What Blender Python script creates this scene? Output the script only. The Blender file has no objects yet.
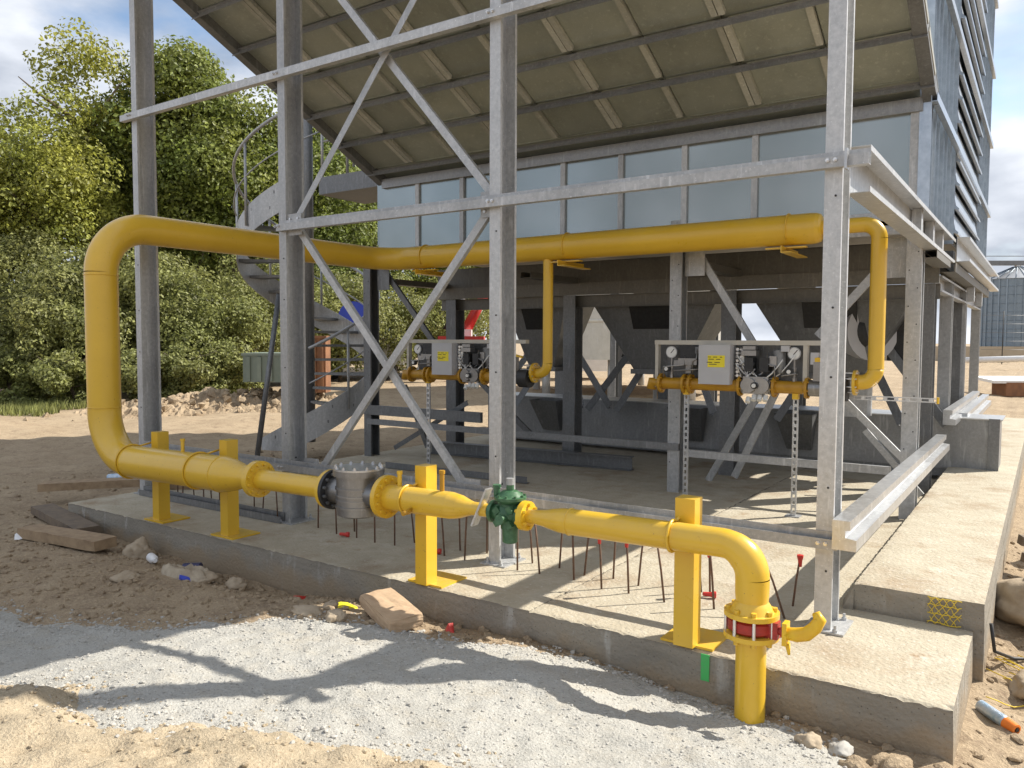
import bpy, bmesh, math, random
from mathutils import Vector, Matrix, noise
V = Vector
R = math.radians
PI = math.pi
scene = bpy.context.scene
col = scene.collection
rnd = random.Random(7)

# ------------------------------------------------------------------ camera
cam_d = bpy.data.cameras.new('camera')
cam = bpy.data.objects.new('camera', cam_d)
col.objects.link(cam)
r_ = V((0.82636842, 0.56311757, 0.00371902))
u_ = V((-0.03406893, 0.04340149, 0.99847665))
f_ = V((-0.56209833, 0.82523628, -0.05505043))
cam.matrix_world = Matrix(((r_.x, u_.x, -f_.x, 0.8786), (r_.y, u_.y, -f_.y, -4.2284),
                           (r_.z, u_.z, -f_.z, 1.5), (0, 0, 0, 1)))
cam_d.sensor_width = 36
cam_d.lens = 785.02 / 1024 * 36
cam_d.clip_start = 0.05
cam_d.clip_end = 3000
scene.camera = cam

# ------------------------------------------------------------------ world, sun, exposure
SUN = V((0.71, 0.83, 1.0)).normalized()
SUN_EL = math.asin(SUN.z)
SUN_ROT = math.atan2(SUN.x, SUN.y)
world = bpy.data.worlds.new('World')
scene.world = world
world.use_nodes = True
wn, wl = world.node_tree.nodes, world.node_tree.links
wn.clear()
w_out = wn.new('ShaderNodeOutputWorld')
w_bg = wn.new('ShaderNodeBackground')
w_bg.inputs['Strength'].default_value = 0.125
sky = wn.new('ShaderNodeTexSky')
sky.sky_type = 'NISHITA'
sky.sun_disc = False
sky.sun_elevation = SUN_EL
sky.sun_rotation = SUN_ROT
tc = wn.new('ShaderNodeTexCoord')
mp = wn.new('ShaderNodeMapping')
mp.inputs['Scale'].default_value = (1.0, 1.0, 2.3)
mp.inputs['Location'].default_value = (0.45, 0.1, 0.3)
nz = wn.new('ShaderNodeTexNoise')
nz.inputs['Scale'].default_value = 3.2
nz.inputs['Detail'].default_value = 9
nz.inputs['Roughness'].default_value = 0.52
rp = wn.new('ShaderNodeValToRGB')
rp.color_ramp.elements[0].position = 0.33
rp.color_ramp.elements[1].position = 0.47
nz2 = wn.new('ShaderNodeTexNoise')
nz2.inputs['Scale'].default_value = 5.5
nz2.inputs['Detail'].default_value = 7
rp2 = wn.new('ShaderNodeValToRGB')
rp2.color_ramp.elements[0].position = 0.33
rp2.color_ramp.elements[0].color = (2.1, 2.4, 2.95, 1)
rp2.color_ramp.elements[1].position = 0.66
rp2.color_ramp.elements[1].color = (5.9, 6.1, 6.5, 1)
mx = wn.new('ShaderNodeMixRGB')
wl.new(tc.outputs['Generated'], mp.inputs['Vector'])
wl.new(mp.outputs['Vector'], nz.inputs['Vector'])
wl.new(mp.outputs['Vector'], nz2.inputs['Vector'])
wl.new(nz.outputs['Fac'], rp.inputs['Fac'])
wl.new(nz2.outputs['Fac'], rp2.inputs['Fac'])
wl.new(rp.outputs['Color'], mx.inputs['Fac'])
wl.new(sky.outputs['Color'], mx.inputs['Color1'])
wl.new(rp2.outputs['Color'], mx.inputs['Color2'])
wl.new(mx.outputs['Color'], w_bg.inputs['Color'])
wl.new(w_bg.outputs['Background'], w_out.inputs['Surface'])

sun_d = bpy.data.lights.new('sun', 'SUN')
sun_d.energy = 5.0
sun_d.angle = R(0.53)
sun_d.color = (1.0, 0.94, 0.84)
sun_o = bpy.data.objects.new('sun', sun_d)
sun_o.rotation_euler = SUN.to_track_quat('Z', 'Y').to_euler()
sun_o.location = SUN * 40
col.objects.link(sun_o)
vs = scene.view_settings
vs.view_transform = 'Standard'
vs.look = 'None'
vs.exposure = 0.6
vs.gamma = 1.0
vs.use_curve_mapping = False

# ------------------------------------------------------------------ materials
def newmat(name):
    m = bpy.data.materials.new(name)
    m.use_nodes = True
    nt = m.node_tree
    b = nt.nodes['Principled BSDF']
    return m, nt.nodes, nt.links, b

def mixnoise(N, L, c1, c2, scale, lo=0.35, hi=0.65, detail=5, rough=0.6, vec=None, kind='noise', stretch=None):
    t = N.new('ShaderNodeTexNoise') if kind == 'noise' else N.new('ShaderNodeTexVoronoi')
    t.inputs['Scale'].default_value = scale
    if kind == 'noise':
        t.inputs['Detail'].default_value = detail
        t.inputs['Roughness'].default_value = rough
    if vec is None:
        vec = N.new('ShaderNodeTexCoord').outputs['Object']
    if stretch:
        mpn = N.new('ShaderNodeMapping')
        mpn.inputs['Scale'].default_value = stretch
        L.new(vec, mpn.inputs['Vector'])
        vec = mpn.outputs['Vector']
    L.new(vec, t.inputs['Vector'])
    r = N.new('ShaderNodeValToRGB')
    r.color_ramp.elements[0].position = lo
    r.color_ramp.elements[1].position = hi
    L.new(t.outputs[0] if kind == 'noise' else t.outputs['Color'], r.inputs['Fac'])
    mxn = N.new('ShaderNodeMixRGB')
    L.new(r.outputs['Color'], mxn.inputs['Fac'])
    for i, c in ((1, c1), (2, c2)):
        if isinstance(c, tuple):
            mxn.inputs[i].default_value = (*c, 1)
        else:
            L.new(c, mxn.inputs[i])
    return mxn.outputs['Color'], r.outputs['Color'], t

def bump(N, L, b, src, strength, dist):
    bp = N.new('ShaderNodeBump')
    bp.inputs['Strength'].default_value = strength
    bp.inputs['Distance'].default_value = dist
    L.new(src, bp.inputs['Height'])
    L.new(bp.outputs['Normal'], b.inputs['Normal'])
    return bp

def galv(name, c1, c2, metallic=0.55, rough=0.45, scale=34, streak=True):
    m, N, L, b = newmat(name)
    geo = N.new('ShaderNodeNewGeometry').outputs['Position']
    a, f1, t1 = mixnoise(N, L, c1, c2, scale, 0.25, 0.75, 3, 0.65, vec=geo)
    dk = tuple(x * 0.72 for x in c1)
    c, f2, t2 = mixnoise(N, L, a, dk, 2.3, 0.5, 0.85, 6, 0.7, vec=geo, stretch=(1, 1, 0.45))
    lt = tuple(min(0.85, x * 1.35) for x in c2)
    c, f3, t3 = mixnoise(N, L, c, lt, 90, 0.64, 0.8, 2, 0.5, vec=geo)
    dr, _, _ = mixnoise(N, L, c, tuple(min(0.8, x * 1.2) for x in c2), 26, 0.58, 0.74, 4, 0.6, vec=geo, stretch=(1, 1, 0.12))
    oi = N.new('ShaderNodeObjectInfo')
    om = N.new('ShaderNodeMapRange')
    om.inputs['To Min'].default_value = 0.80
    om.inputs['To Max'].default_value = 1.10
    L.new(oi.outputs['Random'], om.inputs['Value'])
    cb = N.new('ShaderNodeCombineXYZ')
    for i in range(3):
        L.new(om.outputs['Result'], cb.inputs[i])
    ml = N.new('ShaderNodeMixRGB')
    ml.blend_type = 'MULTIPLY'
    ml.inputs['Fac'].default_value = 1
    L.new(dr, ml.inputs[1])
    L.new(cb.outputs[0], ml.inputs[2])
    L.new(ml.outputs['Color'], b.inputs['Base Color'])
    b.inputs['Metallic'].default_value = metallic
    mr = N.new('ShaderNodeMapRange')
    mr.inputs['To Min'].default_value = rough - 0.1
    mr.inputs['To Max'].default_value = rough + 0.14
    L.new(t1.outputs[0], mr.inputs['Value'])
    L.new(mr.outputs['Result'], b.inputs['Roughness'])
    bump(N, L, b, t1.outputs[0], 0.12, 0.004)
    return m

def plain(name, c1, c2, scale=8, rough=0.5, metallic=0.0, bmp=0.1, bdist=0.003, detail=5, coat=0):
    m, N, L, b = newmat(name)
    geo = N.new('ShaderNodeNewGeometry').outputs['Position']
    c, f, t = mixnoise(N, L, c1, c2, scale, 0.35, 0.7, detail, 0.6, vec=geo)
    L.new(c, b.inputs['Base Color'])
    b.inputs['Roughness'].default_value = rough
    b.inputs['Metallic'].default_value = metallic
    if coat:
        b.inputs['Coat Weight'].default_value = coat
        b.inputs['Coat Roughness'].default_value = 0.15
    if bmp:
        bump(N, L, b, t.outputs[0], bmp, bdist)
    return m

M = {}
M['galv'] = galv('galvanised_steel', (0.38, 0.39, 0.395), (0.56, 0.565, 0.57), 0.35, 0.40)
M['galv_light'] = galv('bright_galvanised', (0.50, 0.51, 0.52), (0.64, 0.65, 0.66), 0.8, 0.36)
M['galv_dark'] = galv('shade_toned_galvanised', (0.17, 0.175, 0.18), (0.26, 0.265, 0.27), 0.6, 0.48)  # darker copy of the galvanised steel, interior shade put into its colour
M['sheet'] = plain('sheet_metal', (0.29, 0.325, 0.325), (0.37, 0.40, 0.40), 0.9, 0.27, 0.9, 0.22, 0.012, 3)
M['soffit'] = galv('soffit_sheet', (0.355, 0.375, 0.325), (0.405, 0.425, 0.37), 0.4, 0.42, 5)
def yellow_paint():
    m, N, L, b = newmat('yellow_gloss_paint')
    geo = N.new('ShaderNodeNewGeometry')
    pos = geo.outputs['Position']
    c, _, t = mixnoise(N, L, (0.75, 0.475, 0.036), (0.68, 0.42, 0.03), 2.5, 0.3, 0.7, 6, 0.65, vec=pos)
    # dust that has settled on the upper side
    sx = N.new('ShaderNodeSeparateXYZ')
    L.new(geo.outputs['Normal'], sx.inputs[0])
    d, f, td = mixnoise(N, L, (0, 0, 0), (1, 1, 1), 9, 0.35, 0.75, 8, 0.7, vec=pos)
    mu = N.new('ShaderNodeMath'); mu.operation = 'MULTIPLY'; mu.use_clamp = True
    mr = N.new('ShaderNodeMapRange'); mr.inputs['From Min'].default_value = 0.2; mr.inputs['To Max'].default_value = 0.32
    L.new(sx.outputs['Z'], mr.inputs['Value'])
    L.new(mr.outputs['Result'], mu.inputs[0]); L.new(f, mu.inputs[1])
    mm = N.new('ShaderNodeMixRGB'); L.new(mu.outputs[0], mm.inputs['Fac']); L.new(c, mm.inputs[1]); mm.inputs[2].default_value = (0.52, 0.40, 0.24, 1)
    c2, f2, _ = mixnoise(N, L, mm.outputs['Color'], (0.50, 0.27, 0.03), 26, 0.66, 0.74, 4, 0.7, vec=pos)
    c3, _, _ = mixnoise(N, L, c2, (0.30, 0.17, 0.05), 75, 0.72, 0.76, 2, 0.6, vec=pos)
    L.new(c3, b.inputs['Base Color'])
    rr = N.new('ShaderNodeMapRange'); rr.inputs['To Min'].default_value = 0.2; rr.inputs['To Max'].default_value = 0.42
    L.new(td.outputs[0], rr.inputs['Value']); L.new(rr.outputs['Result'], b.inputs['Roughness'])
    b.inputs['Coat Weight'].default_value = 0.3
    b.inputs['Coat Roughness'].default_value = 0.18
    bump(N, L, b, t.outputs[0], 0.05, 0.004)
    return m
M['yellow'] = yellow_paint()
M['ochre'] = plain('ochre_paint', (0.50, 0.27, 0.02), (0.38, 0.19, 0.015), 8, 0.35)
M['valve_yellow'] = plain('valve_yellow_paint', (0.80, 0.52, 0.03), (0.72, 0.42, 0.02), 12, 0.4)
M['green'] = plain('green_valve_paint', (0.035, 0.11, 0.05), (0.08, 0.18, 0.09), 34, 0.42, 0, 0.4)
M['red'] = plain('red_paint', (0.42, 0.03, 0.02), (0.28, 0.02, 0.015), 30, 0.4)
M['redplastic'] = plain('red_plastic', (0.60, 0.04, 0.03), (0.45, 0.03, 0.025), 30, 0.4)
M['blackmetal'] = plain('black_rubber', (0.02, 0.02, 0.022), (0.035, 0.035, 0.035), 30, 0.5)
M['rod'] = plain('rusty_rod', (0.10, 0.065, 0.045), (0.18, 0.09, 0.05), 60, 0.75)
M['alu'] = galv('cast_aluminium', (0.29, 0.285, 0.28), (0.37, 0.36, 0.35), 0.8, 0.34, 14)
M['zinc'] = galv('zinc_plate', (0.6, 0.6, 0.6), (0.75, 0.75, 0.75), 0.8, 0.3, 60)
M['boxgrey'] = plain('grey_enclosure_paint', (0.46, 0.46, 0.47), (0.50, 0.50, 0.51), 5, 0.45)
M['cream'] = plain('cream_frame_paint', (0.52, 0.49, 0.42), (0.46, 0.43, 0.37), 6, 0.5)
M['label'] = plain('yellow_label', (0.85, 0.72, 0.03), (0.80, 0.66, 0.03), 9, 0.5)
M['dial'] = plain('white_dial', (0.75, 0.75, 0.72), (0.7, 0.7, 0.68), 9, 0.3)
M['wood'] = plain('weathered_timber', (0.36, 0.26, 0.16), (0.24, 0.165, 0.10), 14, 0.85, 0, 0.4, 0.006)
M['wood_dark'] = plain('dark_timber', (0.13, 0.10, 0.075), (0.20, 0.15, 0.10), 14, 0.85, 0, 0.4, 0.006)
M['block'] = plain('sandy_stone_block', (0.50, 0.36, 0.23), (0.42, 0.29, 0.18), 20, 0.9, 0, 0.5, 0.008)
M['rock'] = plain('dusty_rock', (0.44, 0.36, 0.26), (0.33, 0.26, 0.18), 9, 0.95, 0, 0.6, 0.02)
M['white'] = plain('white_plastic', (0.78, 0.78, 0.78), (0.70, 0.70, 0.70), 6, 0.5)
M['blue'] = plain('blue_plastic', (0.02, 0.05, 0.45), (0.02, 0.04, 0.35), 6, 0.4)
M['orange'] = plain('orange_cap', (0.80, 0.22, 0.03), (0.7, 0.18, 0.02), 12, 0.45)
M['can'] = plain('silver_blue_can', (0.55, 0.60, 0.66), (0.25, 0.40, 0.55), 25, 0.35, 0.6)
M['navy'] = plain('navy_can', (0.03, 0.035, 0.09), (0.05, 0.05, 0.12), 25, 0.35, 0.3)
M['rag'] = plain('dusty_rag', (0.45, 0.38, 0.28), (0.30, 0.24, 0.17), 12, 0.9, 0, 0.5, 0.01)
M['rust'] = plain('rusty_steel', (0.28, 0.13, 0.06), (0.17, 0.08, 0.045), 5, 0.8)
M['container'] = plain('green_grey_container', (0.16, 0.20, 0.17), (0.20, 0.24, 0.20), 3, 0.6)
M['craned'] = plain('red_machine_paint', (0.55, 0.035, 0.03), (0.45, 0.03, 0.025), 5, 0.4)
M['bark'] = plain('bark', (0.10, 0.075, 0.05), (0.16, 0.125, 0.09), 12, 0.9, 0, 0.5, 0.02)
M['string'] = plain('yellow_netting', (0.80, 0.60, 0.05), (0.70, 0.50, 0.05), 40, 0.6)
M['greenmark'] = plain('green_spray_mark', (0.06, 0.50, 0.12), (0.10, 0.42, 0.14), 60, 0.7)
M['silo'] = galv('silo_steel', (0.22, 0.28, 0.34), (0.27, 0.33, 0.39), 0.4, 0.5, 6)
M['wallbeige'] = plain('beige_wall', (0.42, 0.36, 0.27), (0.36, 0.30, 0.22), 2, 0.9)

M['hopper_pale'] = galv('pale_hopper_sheet', (0.66, 0.645, 0.59), (0.76, 0.74, 0.68), 0.15, 0.4, 8)
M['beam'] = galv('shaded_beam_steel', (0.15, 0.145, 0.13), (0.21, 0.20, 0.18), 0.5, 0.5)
M['galv_mid'] = galv('half_shade_galvanised', (0.26, 0.265, 0.27), (0.36, 0.365, 0.37), 0.65, 0.45)  # half-darkened galvanised steel, shade on trough and purlins put into its colour
M['facade'] = plain('bluish_galvanised_profile', (0.40, 0.45, 0.51), (0.52, 0.57, 0.63), 14, 0.3, 0.85, 0.06, 0.003, 3)
M['channel'] = galv('bright_rib_steel', (0.43, 0.435, 0.385), (0.54, 0.54, 0.485), 0.25, 0.4)
# concrete: dusty pale with brown stains
def concrete(name, dusty):
    m, N, L, b = newmat(name)
    geo = N.new('ShaderNodeNewGeometry')
    pos = geo.outputs['Position']
    a, _, t0 = mixnoise(N, L, (0.38, 0.335, 0.25), (0.49, 0.44, 0.34), 7, 0.3, 0.7, 9, 0.7, vec=pos)
    c, _, _ = mixnoise(N, L, a, (0.30, 0.22, 0.14), 1.7, 0.50, 0.72, 7, 0.65, vec=pos)
    c, _, t2 = mixnoise(N, L, c, (0.55, 0.51, 0.425), 3.1, 0.55, 0.75, 8, 0.7, vec=pos)
    c, _, _ = mixnoise(N, L, c, (0.57, 0.535, 0.47), 38, 0.58, 0.66, 6, 0.75, vec=pos)
    c, _, _ = mixnoise(N, L, c, (0.24, 0.19, 0.135), 60, 0.66, 0.72, 3, 0.6, vec=pos)
    c, _, _ = mixnoise(N, L, c, (0.30, 0.21, 0.125), 3.4, 0.62, 0.72, 8, 0.7, vec=pos)
    side, _, t3 = mixnoise(N, L, (0.22, 0.20, 0.165), (0.32, 0.29, 0.24), 4, 0.3, 0.7, 8, 0.65, vec=pos, stretch=(0.6, 0.6, 2.5))
    side, _, _ = mixnoise(N, L, side, (0.24, 0.16, 0.09), 2.6, 0.62, 0.8, 5, 0.6, vec=pos)
    side, _, _ = mixnoise(N, L, side, (0.40, 0.385, 0.35), 9, 0.60, 0.72, 4, 0.6, vec=pos, stretch=(1, 1, 0.25))
    vo = N.new('ShaderNodeTexVoronoi'); vo.inputs['Scale'].default_value = 42
    L.new(pos, vo.inputs['Vector'])
    vr = N.new('ShaderNodeValToRGB'); vr.color_ramp.elements[0].position = 0.10; vr.color_ramp.elements[1].position = 0.15
    vr.color_ramp.elements[0].color = (0.35, 0.35, 0.35, 1)
    L.new(vo.outputs['Distance'], vr.inputs['Fac'])
    vm = N.new('ShaderNodeMixRGB'); vm.blend_type = 'MULTIPLY'; vm.inputs['Fac'].default_value = 0.8
    L.new(side, vm.inputs[1]); L.new(vr.outputs['Color'], vm.inputs[2])
    side = vm.outputs['Color']
    sz = N.new('ShaderNodeSeparateXYZ')
    L.new(pos, sz.inputs[0])
    tn = N.new('ShaderNodeTexNoise'); tn.inputs['Scale'].default_value = 5; tn.inputs['Detail'].default_value = 8
    L.new(pos, tn.inputs['Vector'])
    ad = N.new('ShaderNodeMath'); ad.operation = 'MULTIPLY_ADD'; ad.inputs[1].default_value = 0.32
    L.new(tn.outputs[0], ad.inputs[0]); L.new(sz.outputs['Z'], ad.inputs[2])
    ar = N.new('ShaderNodeMapRange'); ar.inputs['From Min'].default_value = -0.02; ar.inputs['From Max'].default_value = 0.07
    ar.inputs['To Min'].default_value = 0.75; ar.inputs['To Max'].default_value = 0.0
    L.new(ad.outputs[0], ar.inputs['Value'])
    mud = N.new('ShaderNodeMixRGB'); L.new(ar.outputs['Result'], mud.inputs['Fac']); L.new(side, mud.inputs[1]); mud.inputs[2].default_value = (0.31, 0.235, 0.15, 1)
    side = mud.outputs['Color']
    # board marks left by the formwork
    wv = N.new('ShaderNodeTexWave'); wv.bands_direction = 'Z'; wv.inputs['Scale'].default_value = 1.15; wv.inputs['Distortion'].default_value = 0.6
    L.new(pos, wv.inputs['Vector'])
    wr = N.new('ShaderNodeValToRGB'); wr.color_ramp.elements[0].position = 0.0; wr.color_ramp.elements[1].position = 0.06; wr.color_ramp.elements[0].color = (0.6, 0.58, 0.55, 1)
    L.new(wv.outputs['Fac'], wr.inputs['Fac'])
    wm_ = N.new('ShaderNodeMixRGB'); wm_.blend_type = 'MULTIPLY'; wm_.inputs['Fac'].default_value = 0.45
    L.new(side, wm_.inputs[1]); L.new(wr.outputs['Color'], wm_.inputs[2])
    side = wm_.outputs['Color']
    sx = N.new('ShaderNodeSeparateXYZ')
    L.new(geo.outputs['True Normal'], sx.inputs[0])
    rr = N.new('ShaderNodeValToRGB')
    rr.color_ramp.elements[0].position = 0.45
    rr.color_ramp.elements[1].position = 0.8
    L.new(sx.outputs['Z'], rr.inputs['Fac'])
    mm = N.new('ShaderNodeMixRGB')
    L.new(rr.outputs['Color'], mm.inputs['Fac'])
    L.new(side, mm.inputs[1])
    L.new(c, mm.inputs[2])
    L.new(mm.outputs['Color'], b.inputs['Base Color'])
    b.inputs['Roughness'].default_value = 0.92
    tb = N.new('ShaderNodeTexNoise')
    tb.inputs['Scale'].default_value = 45
    tb.inputs['Detail'].default_value = 8
    L.new(pos, tb.inputs['Vector'])
    bump(N, L, b, tb.outputs[0], 0.8, 0.012)
    return m
M['concrete'] = concrete('dusty_concrete', 1)

def earth(name, c1, c2, c3, fine=40, bs=0.8, bd=0.03, specks=None):
    m, N, L, b = newmat(name)
    pos = N.new('ShaderNodeNewGeometry').outputs['Position']
    a, _, _ = mixnoise(N, L, c1, c2, 1.3, 0.35, 0.65, 10, 0.7, vec=pos)
    c, _, _ = mixnoise(N, L, a, c3, 6.0, 0.5, 0.75, 8, 0.7, vec=pos)
    d, _, tf = mixnoise(N, L, c, tuple(x * 1.25 for x in c2), fine, 0.5, 0.75, 4, 0.7, vec=pos)
    if specks:
        d, _, _ = mixnoise(N, L, d, specks, fine * 1.3, 0.62, 0.68, 2, 0.5, vec=pos)
    L.new(d, b.inputs['Base Color'])
    b.inputs['Roughness'].default_value = 0.95
    b.inputs['Specular IOR Level'].default_value = 0.2
    bump(N, L, b, tf.outputs[0], bs, bd)
    return m
M['dirt'] = earth('sandy_dirt', (0.31, 0.235, 0.155), (0.42, 0.33, 0.225), (0.20, 0.145, 0.10))
M['gravel'] = earth('pale_crushed_gravel', (0.40, 0.39, 0.355), (0.46, 0.45, 0.415), (0.43, 0.395, 0.33), 75, 0.9, 0.014, (0.27, 0.255, 0.23))
M['sand'] = earth('loose_sand', (0.42, 0.345, 0.24), (0.48, 0.40, 0.285), (0.35, 0.28, 0.19), 70, 0.8, 0.02, (0.33, 0.25, 0.17))
M['pebble'] = plain('grey_stone_chips', (0.46, 0.445, 0.41), (0.35, 0.335, 0.305), 33, 0.95, 0, 0.3)

def leafmat(name, ca, cb, cc):
    m, N, L, b = newmat(name)
    geo = N.new('ShaderNodeNewGeometry')
    pos = geo.outputs['Position']
    a, _, _ = mixnoise(N, L, ca, cb, 0.55, 0.35, 0.65, 4, 0.6, vec=pos)
    oi = N.new('ShaderNodeObjectInfo')
    mxn = N.new('ShaderNodeMixRGB')
    mul = N.new('ShaderNodeMath')
    mul.operation = 'MULTIPLY'
    mul.inputs[1].default_value = 0.6
    L.new(oi.outputs['Random'], mul.inputs[0])
    L.new(mul.outputs[0], mxn.inputs['Fac'])
    L.new(a, mxn.inputs[1])
    mxn.inputs[2].default_value = (*cc, 1)
    rm = N.new('ShaderNodeMixRGB')
    rm.blend_type = 'MULTIPLY'
    rm.inputs['Fac'].default_value = 1
    isl = N.new('ShaderNodeMapRange')
    isl.inputs['To Min'].default_value = 0.45
    isl.inputs['To Max'].default_value = 1.6
    L.new(geo.outputs['Random Per Island'], isl.inputs['Value'])
    L.new(mxn.outputs['Color'], rm.inputs[1])
    cmb = N.new('ShaderNodeCombineXYZ')
    for i in range(3):
        L.new(isl.outputs['Result'], cmb.inputs[i])
    L.new(cmb.outputs[0], rm.inputs[2])
    L.new(rm.outputs['Color'], b.inputs['Base Color'])
    b.inputs['Roughness'].default_value = 0.55
    tr = N.new('ShaderNodeBsdfTranslucent')
    L.new(rm.outputs['Color'], tr.inputs['Color'])
    ms = N.new('ShaderNodeMixShader')
    ms.inputs['Fac'].default_value = 0.42
    L.new(b.outputs[0], ms.inputs[1])
    L.new(tr.outputs[0], ms.inputs[2])
    L.new(ms.outputs[0], N['Material Output'].inputs['Surface'])
    return m
M['leaf_green'] = leafmat('green_foliage', (0.17, 0.215, 0.045), (0.25, 0.26, 0.055), (0.15, 0.20, 0.045))
M['leaf_yellow'] = leafmat('yellowing_foliage', (0.33, 0.33, 0.06), (0.25, 0.28, 0.06), (0.36, 0.34, 0.065))
M['leaf_bush'] = leafmat('bush_foliage', (0.22, 0.245, 0.075), (0.30, 0.30, 0.10), (0.23, 0.24, 0.085))

# ------------------------------------------------------------------ mesh helpers
def link(o):
    col.objects.link(o)
    return o

class MB:
    def __init__(s):
        s.v, s.f, s.sm = [], [], []

    def add(s, vs, fs, smooth=False):
        n = len(s.v)
        s.v += [tuple(x) for x in vs]
        s.f += [tuple(i + n for i in f) for f in fs]
        s.sm += [smooth] * len(fs)
        return s

    def box(s, c, d, rot=None):
        c = V(c)
        vs = []
        for z in (-1, 1):
            for y in (-1, 1):
                for x in (-1, 1):
                    p = V((x * d[0] / 2, y * d[1] / 2, z * d[2] / 2))
                    if rot is not None:
                        p = rot @ p
                    vs.append(c + p)
        return s.add(vs, [(0, 2, 3, 1), (4, 5, 7, 6), (0, 1, 5, 4), (2, 6, 7, 3), (0, 4, 6, 2), (1, 3, 7, 5)])

    def prism(s, outline, p0, p1, xdir):
        p0, p1 = V(p0), V(p1)
        z = (p1 - p0).normalized()
        x = V(xdir)
        x = (x - z * x.dot(z)).normalized()
        y = z.cross(x)
        n = len(outline)
        vs = [p0 + x * a + y * b for a, b in outline] + [p1 + x * a + y * b for a, b in outline]
        fs = [(i, (i + 1) % n, n + (i + 1) % n, n + i) for i in range(n)]
        fs += [tuple(range(n - 1, -1, -1)), tuple(range(n, 2 * n))]
        return s.add(vs, fs)

    def tube(s, pts, r, seg=12, caps=True, closed=False):
        pts = [V(p) for p in pts]
        rs = r if isinstance(r, (list, tuple)) else [r] * len(pts)
        n = len(pts)
        prev = None
        vs = []
        for i, p in enumerate(pts):
            if closed:
                t = (pts[(i + 1) % n] - pts[i - 1]).normalized()
            else:
                t = (pts[min(i + 1, n - 1)] - pts[max(i - 1, 0)]).normalized()
            if prev is None:
                a = V((0, 0, 1)) if abs(t.z) < 0.9 else V((1, 0, 0))
                x = t.cross(a).normalized()
            else:
                x = (prev - t * prev.dot(t)).normalized()
            prev = x
            y = t.cross(x)
            for k in range(seg):
                an = 2 * PI * k / seg
                vs.append(p + (x * math.cos(an) + y * math.sin(an)) * rs[i])
        fs = []
        for i in range(n if closed else n - 1):
            j = (i + 1) % n
            for k in range(seg):
                k2 = (k + 1) % seg
                fs.append((i * seg + k, i * seg + k2, j * seg + k2, j * seg + k))
        s.add(vs, fs, True)
        if caps and not closed:
            m = len(s.v) - len(vs)
            s.f += [tuple(m + k for k in range(seg - 1, -1, -1)), tuple(m + (n - 1) * seg + k for k in range(seg))]
            s.sm += [False, False]
        return s

    def lathe(s, prof, p0, axis, seg=24):
        """prof: list of (distance along axis, radius); sharp profile corners get doubled rings"""
        p0, ax = V(p0), V(axis).normalized()
        a = V((0, 0, 1)) if abs(ax.z) < 0.9 else V((1, 0, 0))
        x = ax.cross(a).normalized()
        y = ax.cross(x)
        for (d0, r0), (d1, r1) in zip(prof[:-1], prof[1:]):
            vs = []
            for d, r in ((d0, r0), (d1, r1)):
                for k in range(seg):
                    an = 2 * PI * k / seg
                    vs.append(p0 + ax * d + (x * math.cos(an) + y * math.sin(an)) * r)
            fs = [(k, (k + 1) % seg, seg + (k + 1) % seg, seg + k) for k in range(seg)]
            s.add(vs, fs, abs(d1 - d0) > 1e-6)
        for d, r, fl in ((prof[0][0], prof[0][1], True), (prof[-1][0], prof[-1][1], False)):
            if r > 1e-4:
                vs = [p0 + ax * d + (x * math.cos(2 * PI * k / seg) + y * math.sin(2 * PI * k / seg)) * r for k in range(seg)]
                s.add(vs, [tuple(range(seg - 1, -1, -1)) if fl else tuple(range(seg))])
        return s

    def mesh(s, name, mat):
        me = bpy.data.meshes.new(name)
        me.from_pydata(s.v, [], s.f)
        me.polygons.foreach_set('use_smooth', s.sm)
        me.materials.append(mat if not isinstance(mat, str) else M[mat])
        me.update()
        return me

    def build(s, name, mat, parent=None, **kw):
        return obj(name, s.mesh(name, mat), parent, **kw)

def obj(name, me, parent=None, loc=None, rot=None, label=None, cat=None, group=None, kind=None):
    o = bpy.data.objects.new(name, me)
    link(o)
    if parent is not None:
        o.parent = parent
        if parent.type == 'EMPTY' and not parent.get('local_space') and loc is None:
            o.matrix_parent_inverse = Matrix.Translation(-parent.location)
    if loc is not None:
        o.location = loc
    if rot is not None:
        o.rotation_euler = rot
    tag(o, label, cat, group, kind)
    return o

def tag(o, label=None, cat=None, group=None, kind=None):
    for k, v in (('label', label), ('category', cat), ('group', group), ('kind', kind)):
        if v:
            o[k] = v

def thing(name, loc, label, cat, group=None, local=False, rotz=0):
    e = bpy.data.objects.new(name, None)
    e.empty_display_size = 0.2
    link(e)
    e.location = loc
    e.rotation_euler = (0, 0, rotz)
    tag(e, label, cat, group)
    if local:
        e['local_space'] = 1
    return e

def copy_tree(o, parent=None):
    c = o.copy()
    link(c)
    if parent is not None:
        c.parent = parent
    for ch in list(o.children):
        copy_tree(ch, c)
    return c

def arc(p_in, corner, p_out, rad, n=10):
    """points of a bend of radius rad replacing the corner"""
    c = V(corner)
    a = (V(p_in) - c).normalized()
    b = (V(p_out) - c).normalized()
    th = a.angle(b)
    tl = rad / math.tan(th / 2)
    cen = c + (a + b).normalized() * (rad / math.sin(th / 2))
    s, e = c + a * tl - cen, c + b * tl - cen
    pts = []
    tot = s.angle(e)
    for i in range(n + 1):
        t = i / n
        pts.append(cen + (s * math.sin((1 - t) * tot) + e * math.sin(t * tot)) / math.sin(tot))
    return pts

def csec(w, d, l, t=0.004):
    """C profile, open towards +x, web at x=-w, depth d along y"""
    return [(0, 0), (0, l), (-t, l), (-t, t), (-w + t, t), (-w + t, d - t), (-t, d - t), (-t, d - l), (0, d - l), (0, d), (-w, d), (-w, 0)]

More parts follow.
